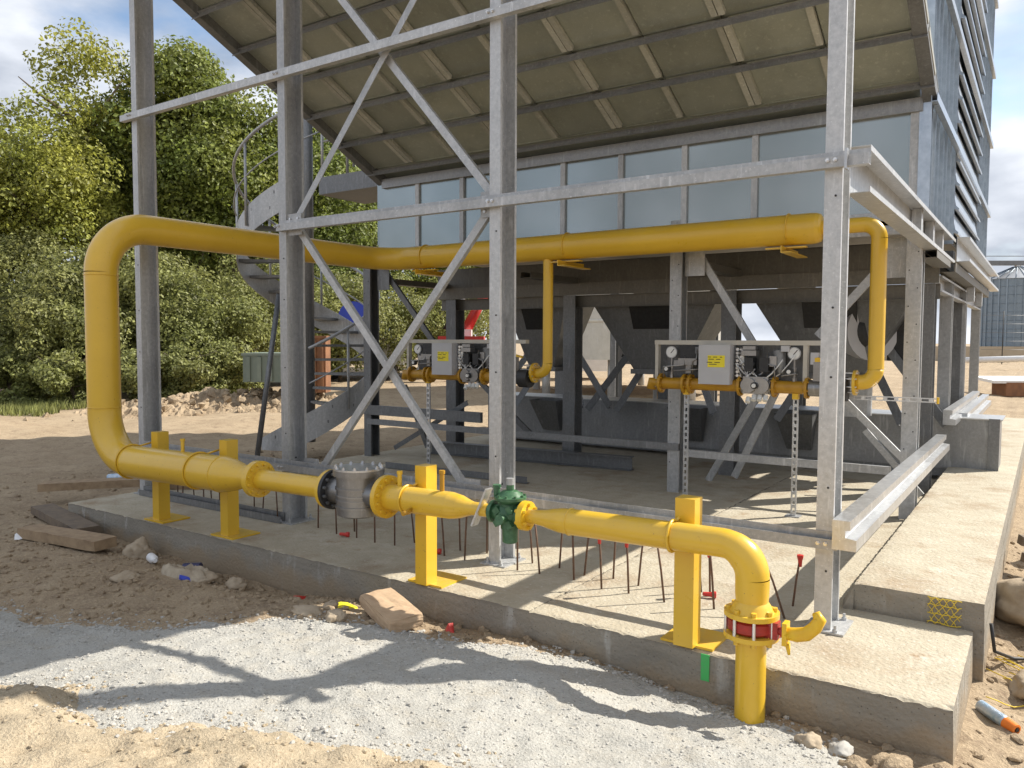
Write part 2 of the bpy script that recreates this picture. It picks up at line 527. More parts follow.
def usec(w, d, t=0.004):
    return [(0, 0), (0, t), (-w + t, t), (-w + t, d - t), (0, d - t), (0, d), (-w, d), (-w, 0)]

def lsec(a, b, t=0.005):
    return [(0, 0), (a, 0), (a, t), (t, t), (t, b), (0, b)]

def isec(w, h, tw=0.008, tf=0.012):
    return [(-w / 2, -h / 2), (w / 2, -h / 2), (w / 2, -h / 2 + tf), (tw / 2, -h / 2 + tf), (tw / 2, h / 2 - tf), (w / 2, h / 2 - tf),
            (w / 2, h / 2), (-w / 2, h / 2), (-w / 2, h / 2 - tf), (-tw / 2, h / 2 - tf), (-tw / 2, -h / 2 + tf), (-w / 2, -h / 2 + tf)]

def sstep(a, b, x):
    t = min(1, max(0, (x - a) / (b - a)))
    return t * t * (3 - 2 * t)

def fbm(x, y, z=0, o=4):
    return noise.fractal(V((x, y, z)), 0.9, 2.0, o)

# ------------------------------------------------------------------ ground
def gbase(x, y):
    d = -0.62 - y
    gv = sstep(-3.7, -2.3, x)
    if d > 0 and x < 0.62:
        near = -0.27 + 0.10 * gv - 0.05 * sstep(-1.2, -0.5, x)
        far = -0.16 + 0.105 * gv + (0.05 * gv + 0.05 * sstep(-1.1, -0.5, x)) * sstep(0.7, 2.1, d) - 0.05 * sstep(-1.1, -0.5, x)
        a = 0.20 * sstep(-1.15, -0.55, x)
        z = near + (far - near) * sstep(a, a + 0.62, d)
    else:
        z = -0.26
    if x > 0.55:
        t = sstep(0.55, 0.85, x)
        zr = -0.30 + 0.12 * sstep(1.0, 3.0, x)
        z = z + (zr - z) * t
    if x < -4.0:
        t = sstep(-4.0, -7.0, x)
        z = z + (-0.17 - z) * t
    dist = math.hypot(x, y)
    z += 0.25 * sstep(12, 30, dist)
    # ridge of excavated soil by the bushes
    cx, cy = -15.0, 8.6
    dx, dy = (x - cx) * 0.60 + (y - cy) * 0.80, (x - cx) * 0.80 - (y - cy) * 0.60
    z += 0.62 * math.exp(-(dx / 2.6) ** 2 - (dy / 1.2) ** 2) * 0.25
    return z

def inslab(x, y, m=0.0):
    return (-6.5 - m < x < 0.64 + m) and (-0.6 - m < y < 10.6 + m)

def ground_z(x, y):
    z = gbase(x, y)
    dist = math.hypot(x, y - 1)
    rough = 0.022 * fbm(x * 2.1, y * 2.1, 1.3, 5) + 0.012 * fbm(x * 8, y * 8, 4.1, 3)
    rough *= 1.0 + 1.1 * sstep(0.6, 0.8, x) + 0.8 * sstep(6, 12, dist)
    z += rough
    if dist > 6:
        z += 0.10 * sstep(6, 15, dist) * fbm(x * 0.35, y * 0.35, 8, 4)
    if inslab(x, y, -0.1):
        z = min(z, -0.2)
    return z

def axis_vals(lo, hi, a, b, step, grow=1.13):
    xs = []
    x = a
    while x <= b:
        xs.append(x)
        x += step
    s = step
    x = a
    left = []
    while x > lo:
        s *= grow
        x -= s
        left.append(x)
    s = step
    x = xs[-1]
    right = []
    while x < hi:
        s *= grow
        x += s
        right.append(x)
    return left[::-1] + xs + right

gx = axis_vals(-900, 900, -8.5, 1.8, 0.05, 1.045)
gy = axis_vals(-900, 900, -3.6, 1.4, 0.05, 1.045)
vs_, fs_ = [], []
for y in gy:
    for x in gx:
        vs_.append((x, y, ground_z(x, y)))
nx = len(gx)
for j in range(len(gy) - 1):
    for i in range(nx - 1):
        a = j * nx + i
        fs_.append((a, a + 1, a + nx + 1, a + nx))
g = MB()
g.add(vs_, fs_, True)
g.build('ground', 'dirt', kind='structure')

def poly_sd(poly, x, y):
    """signed distance to polygon, positive inside"""
    inside = False
    best = 1e9
    n = len(poly)
    for i in range(n):
        x0, y0 = poly[i]
        x1, y1 = poly[(i + 1) % n]
        if (y0 > y) != (y1 > y) and x < (x1 - x0) * (y - y0) / (y1 - y0) + x0:
            inside = not inside
        dx, dy = x1 - x0, y1 - y0
        t = max(0, min(1, ((x - x0) * dx + (y - y0) * dy) / (dx * dx + dy * dy)))
        best = min(best, math.hypot(x - x0 - t * dx, y - y0 - t * dy))
    return best if inside else -best

GRAVEL = [(-9, -3.6), (-5.2, -2.35), (-4.28, -2.12), (-3.78, -2.0), (-3.2, -1.78), (-2.55, -1.34), (-1.86, -1.12), (-1.25, -0.80),
          (-0.9, -0.64), (-0.4, -0.64), (0.1, -0.80), (0.42, -1.02), (0.6, -1.5), (0.5, -4.2), (-9, -8)]
SAND = [(-6, -5.0), (-4.2, -3.25), (-3.0, -2.80), (-2.52, -2.52), (-2.12, -2.64), (-1.88, -2.60), (-1.62, -2.37), (-1.33, -2.28), (-1.0, -2.20), (-0.72, -2.06),
        (0.0, -1.75), (0.6, -1.9), (1.5, -4.5), (-2, -7)]

def overlay(name, poly, mat, x0, x1, y0, y1, step, hfun):
    xs = [x0 + i * step for i in range(int((x1 - x0) / step) + 1)]
    ys = [y0 + i * step for i in range(int((y1 - y0) / step) + 1)]
    idx = {}
    b = MB()
    vv, ff = [], []
    sd = {}
    for j, y in enumerate(ys):
        for i, x in enumerate(xs):
            d = poly_sd(poly, x, y)
            if d > -0.14:
                d += 0.10 * fbm(x * 3.1, y * 3.1, 11, 5)
                idx[(i, j)] = len(vv)
                vv.append((x, y, hfun(x, y, d)))
    for j in range(len(ys) - 1):
        for i in range(len(xs) - 1):
            q = [(i, j), (i + 1, j), (i + 1, j + 1), (i, j + 1)]
            if all(k in idx for k in q):
                ff.append(tuple(idx[k] for k in q))
    b.add(vv, ff, True)
    return b.build(name, mat, kind='structure')

def gravel_h(x, y, d):
    return ground_z(x, y) + 0.03 * sstep(-0.12, 0.12, d) - 0.013 + 0.006 * fbm(x * 22, y * 22, 2, 3)

def sand_h(x, y, d):
    return ground_z(x, y) + 0.04 * sstep(-0.05, 0.04, d) - 0.015 + 0.085 * sstep(0, 0.2, d) + 0.05 * sstep(0.2, 0.8, d) + \
        0.030 * fbm(x * 5, y * 5, 6, 4) * sstep(0, 0.2, d) + 0.006 * fbm(x * 24, y * 24, 2, 3)

overlay('gravel_path', GRAVEL, 'gravel', -7.5, 0.7, -4.0, -0.6, 0.022, gravel_h)
overlay('sand_mound', SAND, 'sand', -3.6, 0.7, -3.6, -1.7, 0.02, sand_h)

# stone chips pressed into the gravel, clods on the dirt and sand
ICO_V = [V(v).normalized() for v in [(0, 0, 1), (0.9, 0, 0.45), (0.28, 0.85, 0.45), (-0.72, 0.53, 0.45), (-0.72, -0.53, 0.45), (0.28, -0.85, 0.45),
                                     (0.72, 0.53, -0.45), (-0.28, 0.85, -0.45), (-0.9, 0, -0.45), (-0.28, -0.85, -0.45), (0.72, -0.53, -0.45), (0, 0, -1)]]
ICO_F = [(0, 1, 2), (0, 2, 3), (0, 3, 4), (0, 4, 5), (0, 5, 1), (1, 6, 2), (2, 7, 3), (3, 8, 4), (4, 9, 5), (5, 10, 1),
         (6, 7, 2), (7, 8, 3), (8, 9, 4), (9, 10, 5), (10, 6, 1), (11, 7, 6), (11, 8, 7), (11, 9, 8), (11, 10, 9), (11, 6, 10)]

def chips(name, mat, n, sample, rmin, rmax, rn):
    b = MB()
    for _ in range(n):
        p = sample(rn)
        if p is None:
            continue
        r = rmin + (rmax - rmin) * rn.random() ** 3
        rot = Matrix.Rotation(rn.random() * 6.28, 3, 'Z') @ Matrix.Rotation((rn.random() - 0.5) * 0.8, 3, 'X')
        sc = (0.7 + 0.7 * rn.random(), 0.7 + 0.7 * rn.random(), 0.45 + 0.4 * rn.random())
        b.add([V(p) + rot @ V((v.x * sc[0] * r * (0.8 + 0.4 * rn.random()), v.y * sc[1] * r * (0.8 + 0.4 * rn.random()), v.z * sc[2] * r)) for v in ICO_V], ICO_F)
    return b.build(name, mat, kind='stuff')

def s_gravel(rn):
    x, y = rn.uniform(-5, 0.5), rn.uniform(-3.2, -0.65)
    if poly_sd(GRAVEL, x, y) < 0.03 or poly_sd(SAND, x, y) > -0.02:
        return None
    return (x, y, gravel_h(x, y, 0.2) + 0.001)

def s_sand(rn):
    x, y = rn.uniform(-3, 0.4), rn.uniform(-3.3, -1.75)
    d = poly_sd(SAND, x, y)
    if d < 0.02:
        return None
    return (x, y, sand_h(x, y, d))

def s_dirt(rn):
    k = rn.random()
    if k < 0.25:
        x, y = rn.uniform(0.64, 1.7), rn.uniform(-1.6, 4)
    elif k < 0.4:
        x, y = rn.uniform(-6, 0.6), rn.uniform(-0.95, -0.63)
    else:
        x, y = rn.uniform(-9, -1.9), rn.uniform(-2.2, -0.63)
        if x < -6.6:
            y = rn.uniform(-2, 4)
    if poly_sd(GRAVEL, x, y) > 0:
        return None
    return (x, y, ground_z(x, y))

chips('stone_chips', 'pebble', 15000, s_gravel, 0.002, 0.0085, random.Random(1))
chips('sand_grit', 'sand', 1800, s_sand, 0.003, 0.014, random.Random(2))
def s_edge(rn):
    x, y = rn.uniform(-3.2, 0.4), rn.uniform(-3.0, -1.9)
    d = poly_sd(SAND, x, y)
    if abs(d) > 0.22 or rn.random() < abs(d) / 0.25:
        return None
    return (x, y, max(sand_h(x, y, d + 0.10 * fbm(x * 3.1, y * 3.1, 11, 5)), gravel_h(x, y, 0.2)) + 0.001)
def s_edge2(rn):
    x, y = rn.uniform(-6, 0.2), rn.uniform(-2.6, -0.64)
    d = poly_sd(GRAVEL, x, y)
    if abs(d) > 0.25 or rn.random() < abs(d) / 0.28:
        return None
    return (x, y, max(ground_z(x, y), gravel_h(x, y, d + 0.10 * fbm(x * 3.1, y * 3.1, 11, 5))) + 0.001)
chips('sand_spill', 'sand', 2200, s_edge, 0.003, 0.012, random.Random(11))
chips('gravel_spill', 'pebble', 4000, s_edge, 0.003, 0.014, random.Random(12))
chips('gravel_spill', 'pebble', 16000, s_edge2, 0.003, 0.016, random.Random(13))
chips('soil_crumbs', 'dirt', 4500, s_dirt, 0.004, 0.036, random.Random(3))

# heap of excavated soil in front of the bushes
hb = MB()
hv, hf = [], []
hu, hw = V((0.56, 0.83, 0)), V((-0.83, 0.56, 0))
hc = V((-14.9, 7.2, 0))
NA, NB = 130, 44
for j in range(NB + 1):
    for i in range(NA + 1):
        u, w = (i / NA - 0.5) * 7.5, (j / NB - 0.5) * 2.6
        q = hc + hu * u + hw * w
        e = max(0, 1 - (u / 3.7) ** 2) * max(0, 1 - (w / 1.25) ** 2)
        h = 0.50 * e ** 0.8 * (0.45 + 0.6 * abs(fbm(q.x * 0.8, q.y * 0.8, 5, 3)) + 0.3 * abs(fbm(q.x * 2.6, q.y * 2.6, 7, 4)))
        h += 0.12 * fbm(q.x * 7, q.y * 7, 1, 5) * e ** 0.3
        hv.append((q.x, q.y, gbase(q.x, q.y) - 0.12 + h))
for j in range(NB):
    for i in range(NA):
        a = j * (NA + 1) + i
        hf.append((a, a + 1, a + NA + 2, a + NA + 1))
hb.add(hv, hf, False)
rh = random.Random(77)
for _ in range(170):
    u, w = rh.gauss(0, 1.5), rh.gauss(0, 0.75) - 0.4
    q = hc + hu * u + hw * w
    e = max(0, 1 - (u / 3.7) ** 2) * max(0, 1 - (w / 1.25) ** 2)
    z_ = gbase(q.x, q.y) - 0.05 + 0.36 * e
    r = 0.03 + 0.13 * rh.random() ** 2.5
    rot = Matrix.Rotation(rh.random() * 6.28, 3, 'Z') @ Matrix.Rotation(rh.random() * 2, 3, 'X')
    hb.add([V((q.x, q.y, z_)) + rot @ V((v_.x * r * rh.uniform(0.8, 1.5), v_.y * r * rh.uniform(0.7, 1.2), v_.z * r * rh.uniform(0.5, 0.9))) for v_ in
            [V((0, 0, 1)), V((0.9, 0, 0.45)), V((0.28, 0.85, 0.45)), V((-0.72, 0.53, 0.45)), V((-0.72, -0.53, 0.45)), V((0.28, -0.85, 0.45)), V((0, 0, -1))]],
           [(0, 1, 2), (0, 2, 3), (0, 3, 4), (0, 4, 5), (0, 5, 1), (6, 2, 1), (6, 3, 2), (6, 4, 3), (6, 5, 4), (6, 1, 5)])
hb.build('soil_heap', 'dirt', kind='structure')

# ------------------------------------------------------------------ concrete slab
def slab(name, x0, x1, y0, y1, z0, z1, step, chip=0.012, seed=0):
    nxx = max(2, int((x1 - x0) / step))
    nyy = max(2, int((y1 - y0) / step))
    b = MB()
    vv, ff = [], []
    def edge(x, y):
        return min(x - x0, x1 - x, y - y0, y1 - y)
    ex = [x0 + (x1 - x0) * i / nxx for i in range(nxx + 1)]
    # denser rows near the front edge
    ey = [y0, y0 + 0.008, y0 + 0.02] + [y0 + (y1 - y0) * (j / nyy) ** 1.6 for j in range(1, nyy + 1)]
    ey = sorted(set(ey))
    for y in ey:
        for x in ex:
            e = edge(x, y)
            c = max(0, fbm(x * 26 + seed, y * 26, seed, 4)) + 0.12
            dz = -chip * c * 1.6 * (1 - sstep(0, 0.03, e))
            dz += 0.0035 * fbm(x * 3, y * 3, seed, 3) * sstep(0, 0.1, e)
            vv.append((x, y, z1 + dz))
    n = nxx + 1
    for j in range(len(ey) - 1):
        for i in range(nxx):
            a = j * n + i
            ff.append((a, a + 1, a + n + 1, a + n))
    b.add(vv, ff, True)
    # side skirts with slight board-marked relief
    def skirt(idx, nrm):
        rows = 6
        top = [V(vv[k]) for k in idx]
        pv = []
        for r in range(rows + 1):
            for ti, t in enumerate(top):
                z = t.z + (z0 - t.z) * r / rows
                o = 0.004 * fbm(t.x * 4, t.y * 4, z * 9 + seed, 4) if r else 0
                q = V((t.x, t.y, z)) + V(nrm) * ((o + (0.004 if r else 0)) * min(1, ti / 2, (len(top) - 1 - ti) / 2))
                pv.append(q)
        m = len(top)
        b.add(pv, [(r * m + i, (r + 1) * m + i, (r + 1) * m + i + 1, r * m + i + 1) for r in range(rows) for i in range(m - 1)], False)
    skirt(list(range(n)), (0, -1, 0))
    skirt([n * (len(ey) - 1) + i for i in range(n)][::-1], (0, 1, 0))
    skirt([j * n + nxx for j in range(len(ey))], (1, 0, 0))
    skirt([j * n for j in range(len(ey))][::-1], (-1, 0, 0))
    return b.build(name, 'concrete', kind='structure')

slab('floor_slab', -6.51, -1.458, -0.62, 10.6, -0.7, 0.0, 0.035, 0.010, 1)
slab('floor_slab', -1.456, 0.61, -0.624, 10.6, -0.7, -0.002, 0.03, 0.014, 5)
st = slab('raised_slab', 0.028, 0.655, 0.445, 12.5, -0.7, 0.15, 0.03, 0.010, 9)
b = MB()
b.add([(-0.03, 0.43, -0.005), (0.0275, 0.43, -0.005), (0.0275, 0.448, 0.14), (0.0275, 6, 0.14), (-0.09, 6, -0.005), (-0.06, 0.6, -0.005)], [(0, 1, 2, 5), (5, 2, 3, 4)])
b.build('slab_fillet', 'concrete', kind='structure')
b = MB()
b.box((-0.437, -0.6295, -0.075), (0.042, 0.004, 0.13))
b.build('paint_mark', 'greenmark', label='bright green paint dash on the front face of the slab', cat='paint mark')

# ------------------------------------------------------------------ steel building
B = thing('steel_building', (-3.1, 3.1, 0), 'galvanised steel dryer building on columns with sloping canopy and louvred side', 'building')
CX = [0, -2.1, -4.2, -6.3]
# front row columns (open side to the right)
CH = [4.88, 4.88, 4.88, 4.88]
for i, x in enumerate(CX):
    c = MB().prism(csec(0.085, 0.19, 0.022), (x, 0, 0.0), (x, 0, CH[i]), (1, 0, 0)).build('column', 'galv', B)
    p = MB()
    p.box((x - 0.03, 0.09, 0.005), (0.2, 0.26, 0.01))
    for dx, dy in ((-0.1, 0.0), (0.045, 0.19), (0.045, -0.01)):
        p.lathe([(0, 0.014), (0.014, 0.014), (0.014, 0.008), (0.035, 0.008)], (x - 0.01 + dx * 0.8, 0.09 + (dy - 0.09) * 1.1, 0.01), (0, 0, 1), 6)
    p.build('base_plate', 'galv', c)
    h = MB()
    for k in range(5):
        h.lathe([(0, 0.006), (0.003, 0.006)], (x - 0.03, -0.0005, 0.25 + k * 0.47 + rnd.random() * 0.2), (0, -1, 0), 8)
        h.lathe([(0, 0.008), (0.006, 0.008)], (x - 0.081, 0.05 + 0.09 * (k % 2), 0.1 + k * 0.14), (1, 0, 0), 8)
    h.build('bolt', 'blackmetal', c)
# second row columns under the front wall
for x in CX:
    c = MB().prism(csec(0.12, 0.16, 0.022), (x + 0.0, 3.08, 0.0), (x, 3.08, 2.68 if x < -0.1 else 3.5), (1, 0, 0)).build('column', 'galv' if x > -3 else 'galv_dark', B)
    h = MB()
    for k in range(16):
        h.lathe([(0, 0.006), (0.003, 0.006)], (x - 0.095 + 0.065 * (k % 2), 3.0795, 0.3 + k * 0.15), (0, -1, 0), 6)
    h.build('bolt', 'blackmetal', c)
# heavy inner columns
for x in (-0.12, -2.06, -4.1, -6.0):
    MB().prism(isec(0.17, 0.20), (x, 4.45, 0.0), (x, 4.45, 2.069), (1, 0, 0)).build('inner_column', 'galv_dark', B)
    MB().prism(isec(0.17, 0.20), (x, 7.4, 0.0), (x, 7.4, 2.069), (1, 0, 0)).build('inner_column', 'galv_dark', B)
for y in (5.6, 7.4, 9.9):
    MB().prism(csec(0.12, 0.16, 0.02), (-0.0, y, 0.15), (0.0, y, 2.5), (1, 0, 0)).build('column', 'galv', B)
for x in (-2.1, -4.2, -6.25):
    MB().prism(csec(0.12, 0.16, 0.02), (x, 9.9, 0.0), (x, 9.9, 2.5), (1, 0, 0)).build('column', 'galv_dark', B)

# front rails
rail = [(0, 0), (0.05, 0), (0.05, 0.085), (0.046, 0.085), (0.046, 0.004), (0.004, 0.004), (0.004, 0.055), (0, 0.055)]
def xrail(x0, x1, y, z, mat='galv', name='rail', prof=rail):
    # profile axes: x -> +Y, y -> +Z when running towards -X ... use direction +X with xdir +Y => y axis = X x Y = Z
    return MB().prism(prof, (x0, y, z), (x1, y, z), (0, 1, 0)).build(name, mat, B)
xrail(-4.26, 0.13, -0.052, 2.369)
xrail(-6.5, 0.05, -0.052, 3.569)
xrail(-6.3, 0.03, -0.052, 0.440)
xrail(-6.3, -4.25, -0.06, 0.003, 'galv_dark', 'floor_channel')
# braces
def brace(p0, p1, mat='galv', w=0.055, name='brace', xd=(0, 1, 0)):
    return MB().prism([(0, -w / 2), (0.005, -w / 2), (0.005, w / 2 - 0.005), (0.035, w / 2 - 0.005), (0.035, w / 2), (0, w / 2)], p0, p1, xd).build(name, mat, B)
brace((-4.13, 0.03, 2.44), (-2.55, 0.03, 4.24))
brace((-3.9, 0.075, 4.38), (-2.17, 0.075, 2.42))
brace((-2.19, 0.03, 2.39), (-3.86, 0.03, 0.47))
brace((-4.12, 0.075, 2.36), (-2.45, 0.075, 0.47))

for gx_, gz_ in ((-2.19, 2.40), (-4.12, 2.42), (-2.35, 0.47), (-3.95, 0.47), (-2.42, 4.28)):
    b = MB(); b.box((gx_, 0.02, gz_), (0.16, 0.008, 0.17))
    go = b.build('gusset_plate', 'galv', B)
    b = MB()
    for q1, q2 in ((-0.045, 0.045), (0.045, 0.045), (-0.045, -0.045), (0.045, -0.045)):
        b.lathe([(0, 0.011), (0.009, 0.011)], (gx_ + q1, 0.0155, gz_ + q2), (0, -1, 0), 6)
    b.build('bolt', 'zinc', go)
for x in CX:
    for z_ in (2.41, 3.61, 0.475):
        b = MB()
        for dx in (-0.062, -0.025):
            b.lathe([(0, 0.011), (0.009, 0.011), (0.009, 0.006), (0.018, 0.006)], (x + dx, -0.0525, z_ - 0.005), (0, -1, 0), 6)
        b.build('bolt', 'zinc', B)
# canopy: inclined soffit, from (y 3.05, z 3.48) rising 0.465 per metre towards the front
CS = 0.465
def cz(y):
    return 3.48 + CS * (3.05 - y)
CN = V((0, CS, 1)).normalized()
CT = V((0, -1, CS)).normalized()
can = MB()
XL, XR = -6.16, 0.07
YB, YF = 3.12, -0.65
p = [V((XL, YB, cz(YB))), V((XR, YB, cz(YB))), V((XR, YF, cz(YF))), V((XL, YF, cz(YF)))]
top = [q + CN * 0.13 for q in p]
can.add([q + CN * 0.10 for q in p] + top, [(0, 1, 2, 3), (7, 6, 5, 4), (0, 4, 5, 1), (1, 5, 6, 2), (2, 6, 7, 3), (3, 7, 4, 0)])
CAN = can.build('canopy', 'soffit', B)
xs = [XL + 0.04 + 0.683 * k for k in range(10)]
ys = [2.9, 2.4, 1.93, 1.47, 0.98, 0.52, 0.05, -0.42]
pw = 0.683 - 0.012
pane_cache = {}
for i in range(9):
    for j in range(8):
        ya, yb = ys[j] - 0.006, (ys[j + 1] + 0.006 if j < 7 else YF + 0.02)
        key = round(ya - yb, 3)
        if key not in pane_cache:
            ln = (ya - yb) * math.sqrt(1 + CS * CS)
            pm = MB()
            pm.add([(0, 0, 0), (pw, 0, 0), (pw, ln, 0), (0, ln, 0), (0, 0, .012), (pw, 0, .012), (pw, ln, .012), (0, ln, .012), (pw / 2, ln / 2, 0.004 - 0.008)],
                   [(0, 8, 1), (1, 8, 2), (2, 8, 3), (3, 8, 0), (0, 1, 5, 4), (1, 2, 6, 5), (2, 3, 7, 6), (3, 0, 4, 7)])
            pane_cache[key] = pm.mesh('panel', 'soffit')
        o = obj('panel', pane_cache[key], CAN)
        base = V((xs[i] + 0.006, ya, cz(ya))) + CN * (0.075 + 0.003 * rnd.random())
        mw = Matrix((V((1, 0, 0)), CT, V((1, 0, 0)).cross(CT))).transposed().to_4x4()
        mw.translation = base
        o.matrix_basis = mw
# longitudinal purlins (parallel to the front) and double channels up the slope
for y in ys:
    a, c2 = V((XL, y, cz(y))), V((XR, y, cz(y)))
    MB().prism([(0, 0), (0.028, 0), (0.028, 0.004), (0.004, 0.004), (0.004, 0.052), (0, 0.052)], V(a) + CN * 0.018, V(c2) + CN * 0.018, CT).build('purlin', 'galv_mid', CAN)
for i, x in enumerate(xs):
    for dx in ((-0.036, 0.024) if i % 2 else (-0.03,)):
        for j in range(len(ys)):
            ya = ys[j] - 0.05
            yb = ys[j + 1] + 0.01 if j < 7 else YF
            a, c2 = V((x + dx, ya, cz(ya))) + CN * 0.03, V((x + dx, yb, cz(yb))) + CN * 0.03
            if i and j == 7:
                continue
            MB().prism([(-0.026, 0.0), (0.026, 0.0), (0.026, 0.04), (0.02, 0.04), (0.02, 0.012), (0.004, 0.012), (0.0, 0.02), (-0.004, 0.012), (-0.02, 0.012), (-0.02, 0.04), (-0.026, 0.04)], a, c2, (1, 0, 0)).build('channel', 'channel', CAN)
# perimeter angles
for x in (XL, XR - 0.1):
    a, c2 = V((x, YB, cz(YB))), V((x, YF, cz(YF)))
    MB().prism([(0, -0.012), (0.1, -0.012), (0.1, 0.12), (0, 0.12)], a, c2, (1, 0, 0)).build('edge_beam', 'galv_dark', CAN)
MB().prism([(-0.03, -0.09), (0.12, -0.09), (0.12, 0.02), (-0.03, 0.02)], (XL + 0.1, YB + 0.05, cz(YB) - 0.035), (XR - 0.1, YB + 0.05, cz(YB) - 0.035), (0, -1, 0)).build('edge_beam', 'galv_mid', CAN)

# front wall under the canopy
FW = MB().prism(lsec(0.05, 0.07), (-6.2, 3.03, 2.52), (-0.06, 3.03, 2.52), (0, 1, 0)).build('front_wall', 'galv', B)
wx = [-6.18 + 0.683 * k for k in range(10)]
wm = MB()
wm.add([(0, 0, 0), (0.66, 0, 0), (0.66, 0, 0.94), (0, 0, 0.94), (0, 0.02, 0), (0.66, 0.02, 0), (0.66, 0.02, 0.94), (0, 0.02, 0.94), (0.33, -0.0006, 0.47)],
       [(0, 1, 8), (1, 2, 8), (2, 3, 8), (3, 0, 8), (5, 4, 7, 6), (0, 4, 5, 1), (2, 6, 7, 3), (1, 5, 6, 2), (0, 3, 7, 4)], False)
wme = wm.mesh('wall_panel', 'sheet')
for i in range(9):
    o = obj('wall_panel', wme, FW)
    o.location = (wx[i] + 0.012, 3.10 + 0.004 * rnd.random(), 2.55)
    o.rotation_euler = (R(rnd.uniform(-0.3, 0.3)), 0, R(rnd.uniform(-0.3, 0.3)))
    if i:
        MB().prism([(0, 0), (0.03, 0), (0.03, 0.022), (0.016, 0.022), (0.016, 0.032), (0.03, 0.032), (0.03, 0.055), (0, 0.055)], (wx[i] + 0.022, 3.075, 2.55), (wx[i] + 0.022, 3.075, 3.47), (0, 1, 0)).build('stud', 'galv', FW)
xrail(-6.2, -0.12, 3.05, 2.40, 'galv', 'wall_rail')
# main beams
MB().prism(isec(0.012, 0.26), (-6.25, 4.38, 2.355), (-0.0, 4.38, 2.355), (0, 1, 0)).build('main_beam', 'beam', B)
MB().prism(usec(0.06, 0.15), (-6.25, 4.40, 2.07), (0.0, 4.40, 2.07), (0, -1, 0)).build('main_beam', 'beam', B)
b = MB()
b.box((-3.1, 4.34, 2.29), (6.2, 0.012, 0.36))
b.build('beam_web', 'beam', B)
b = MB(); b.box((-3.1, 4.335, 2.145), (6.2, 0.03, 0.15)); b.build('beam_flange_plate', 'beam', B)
for x in (-6.15, -4.1, -2.05, -0.05):
    MB().prism(csec(0.07, 0.14, 0.02), (x, 3.24, 2.28), (x, 4.33, 2.28), (0, 0, 1)).build('cross_beam', 'beam', B)
    MB().prism(csec(0.09, 0.16, 0.02), (x, 4.6, 2.28), (x, 9.9, 2.28), (0, 0, 1)).build('cross_beam', 'beam', B)
# dark deck above the hoppers
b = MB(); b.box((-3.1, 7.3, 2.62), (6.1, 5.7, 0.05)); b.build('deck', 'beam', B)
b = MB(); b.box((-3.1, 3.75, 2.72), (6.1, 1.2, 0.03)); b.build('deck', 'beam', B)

# knee braces of the second row
for x0, x1, z1 in ((-1.98, -1.35, 1.35), (-6.15, -5.35, 1.45), (-0.15, -0.85, 1.55)):
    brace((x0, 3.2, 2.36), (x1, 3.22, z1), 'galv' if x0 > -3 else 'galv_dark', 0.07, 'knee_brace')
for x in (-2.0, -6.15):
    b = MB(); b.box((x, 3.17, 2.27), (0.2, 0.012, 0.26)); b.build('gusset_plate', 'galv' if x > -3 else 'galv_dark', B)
b = MB(); b.box((-0.2, 3.2, 2.22), (0.2, 0.012, 0.34)); b.build('gusset_plate', 'galv', B)
brace((-1.55, 3.9, 1.02), (-2.1, 3.9, 0.0), 'galv', 0.07)
brace((-1.42, 4.0, 1.0), (-1.85, 4.0, 0.05), 'galv', 0.07)
brace((-0.75, 3.5, 1.05), (-0.15, 3.5, 0.45), 'galv', 0.06)
brace((-0.6, 4.2, 0.62), (-0.08, 4.2, 0.02), 'galv', 0.06)
brace((-6.1, 3.3, 0.1), (-4.9, 3.3, 0.75), 'galv_dark', 0.06)
brace((-6.2, 3.6, 0.9), (-5.8, 3.6, 0.1), 'galv_dark', 0.06)
brace((-5.6, 4.3, 1.05), (-4.6, 4.3, 0.25), 'galv_dark', 0.07)
xrail(-6.4, -4.5, 3.02, 0.55, 'galv_dark', 'rail', [(0, 0), (0.05, 0), (0.05, 0.12), (0, 0.12)])
xrail(-6.35, -2.1, 3.06, 0.42, 'galv_dark', 'rail', [(0, 0), (0.04, 0), (0.04, 0.07), (0, 0.07)])
xrail(-2.05, -0.2, 3.12, 0.36, 'galv', 'rail', [(0, 0), (0.04, 0), (0.04, 0.07), (0, 0.07)])

# hoppers: sloped troughs under the deck
def hopper(xa, xb, ya, yb, zt=2.05, zb=1.15, nw=0.32, mat='galv_dark'):
    xm = (xa + xb) / 2
    b = MB()
    yy = [ya, yb]
    outer = [(xa, ya, zt), (xb, ya, zt), (xb, yb, zt), (xa, yb, zt), (xm - nw, ya + 0.2, zb), (xm + nw, ya + 0.2, zb), (xm + nw, yb - 0.2, zb), (xm - nw, yb - 0.2, zb)]
    b.add(outer, [(0, 4, 5, 1), (1, 5, 6, 2), (2, 6, 7, 3), (3, 7, 4, 0)])
    b.box((xm, (ya + yb) / 2, zb - 0.03), (2 * nw + 0.06, yb - ya - 0.36, 0.06))
    o = b.build('hopper', mat, B)
    d = MB()
    d.box((xm, ya + 0.06, zt - 0.22), (nw * 1.7, 0.12, 0.34), Matrix.Rotation(R(26), 3, 'X'))
    d.build('hatch', 'blackmetal', o)
    for sx in (-1, 1):
        MB().prism(lsec(0.09, 0.09, 0.01), (xm + sx * nw, ya + 0.5, zb + 0.1), (xm + sx * (nw + 0.33), ya + 0.3, 0.62), (0, 1, 0)).build('strut', 'galv_dark', o)
        MB().prism(lsec(0.09, 0.09, 0.01), (xm + sx * nw * 1.3, ya + 0.42, zb + 0.35), (xm + sx * (nw + 0.75), ya + 0.3, 0.62), (0, 1, 0)).build('strut', 'galv_dark', o)
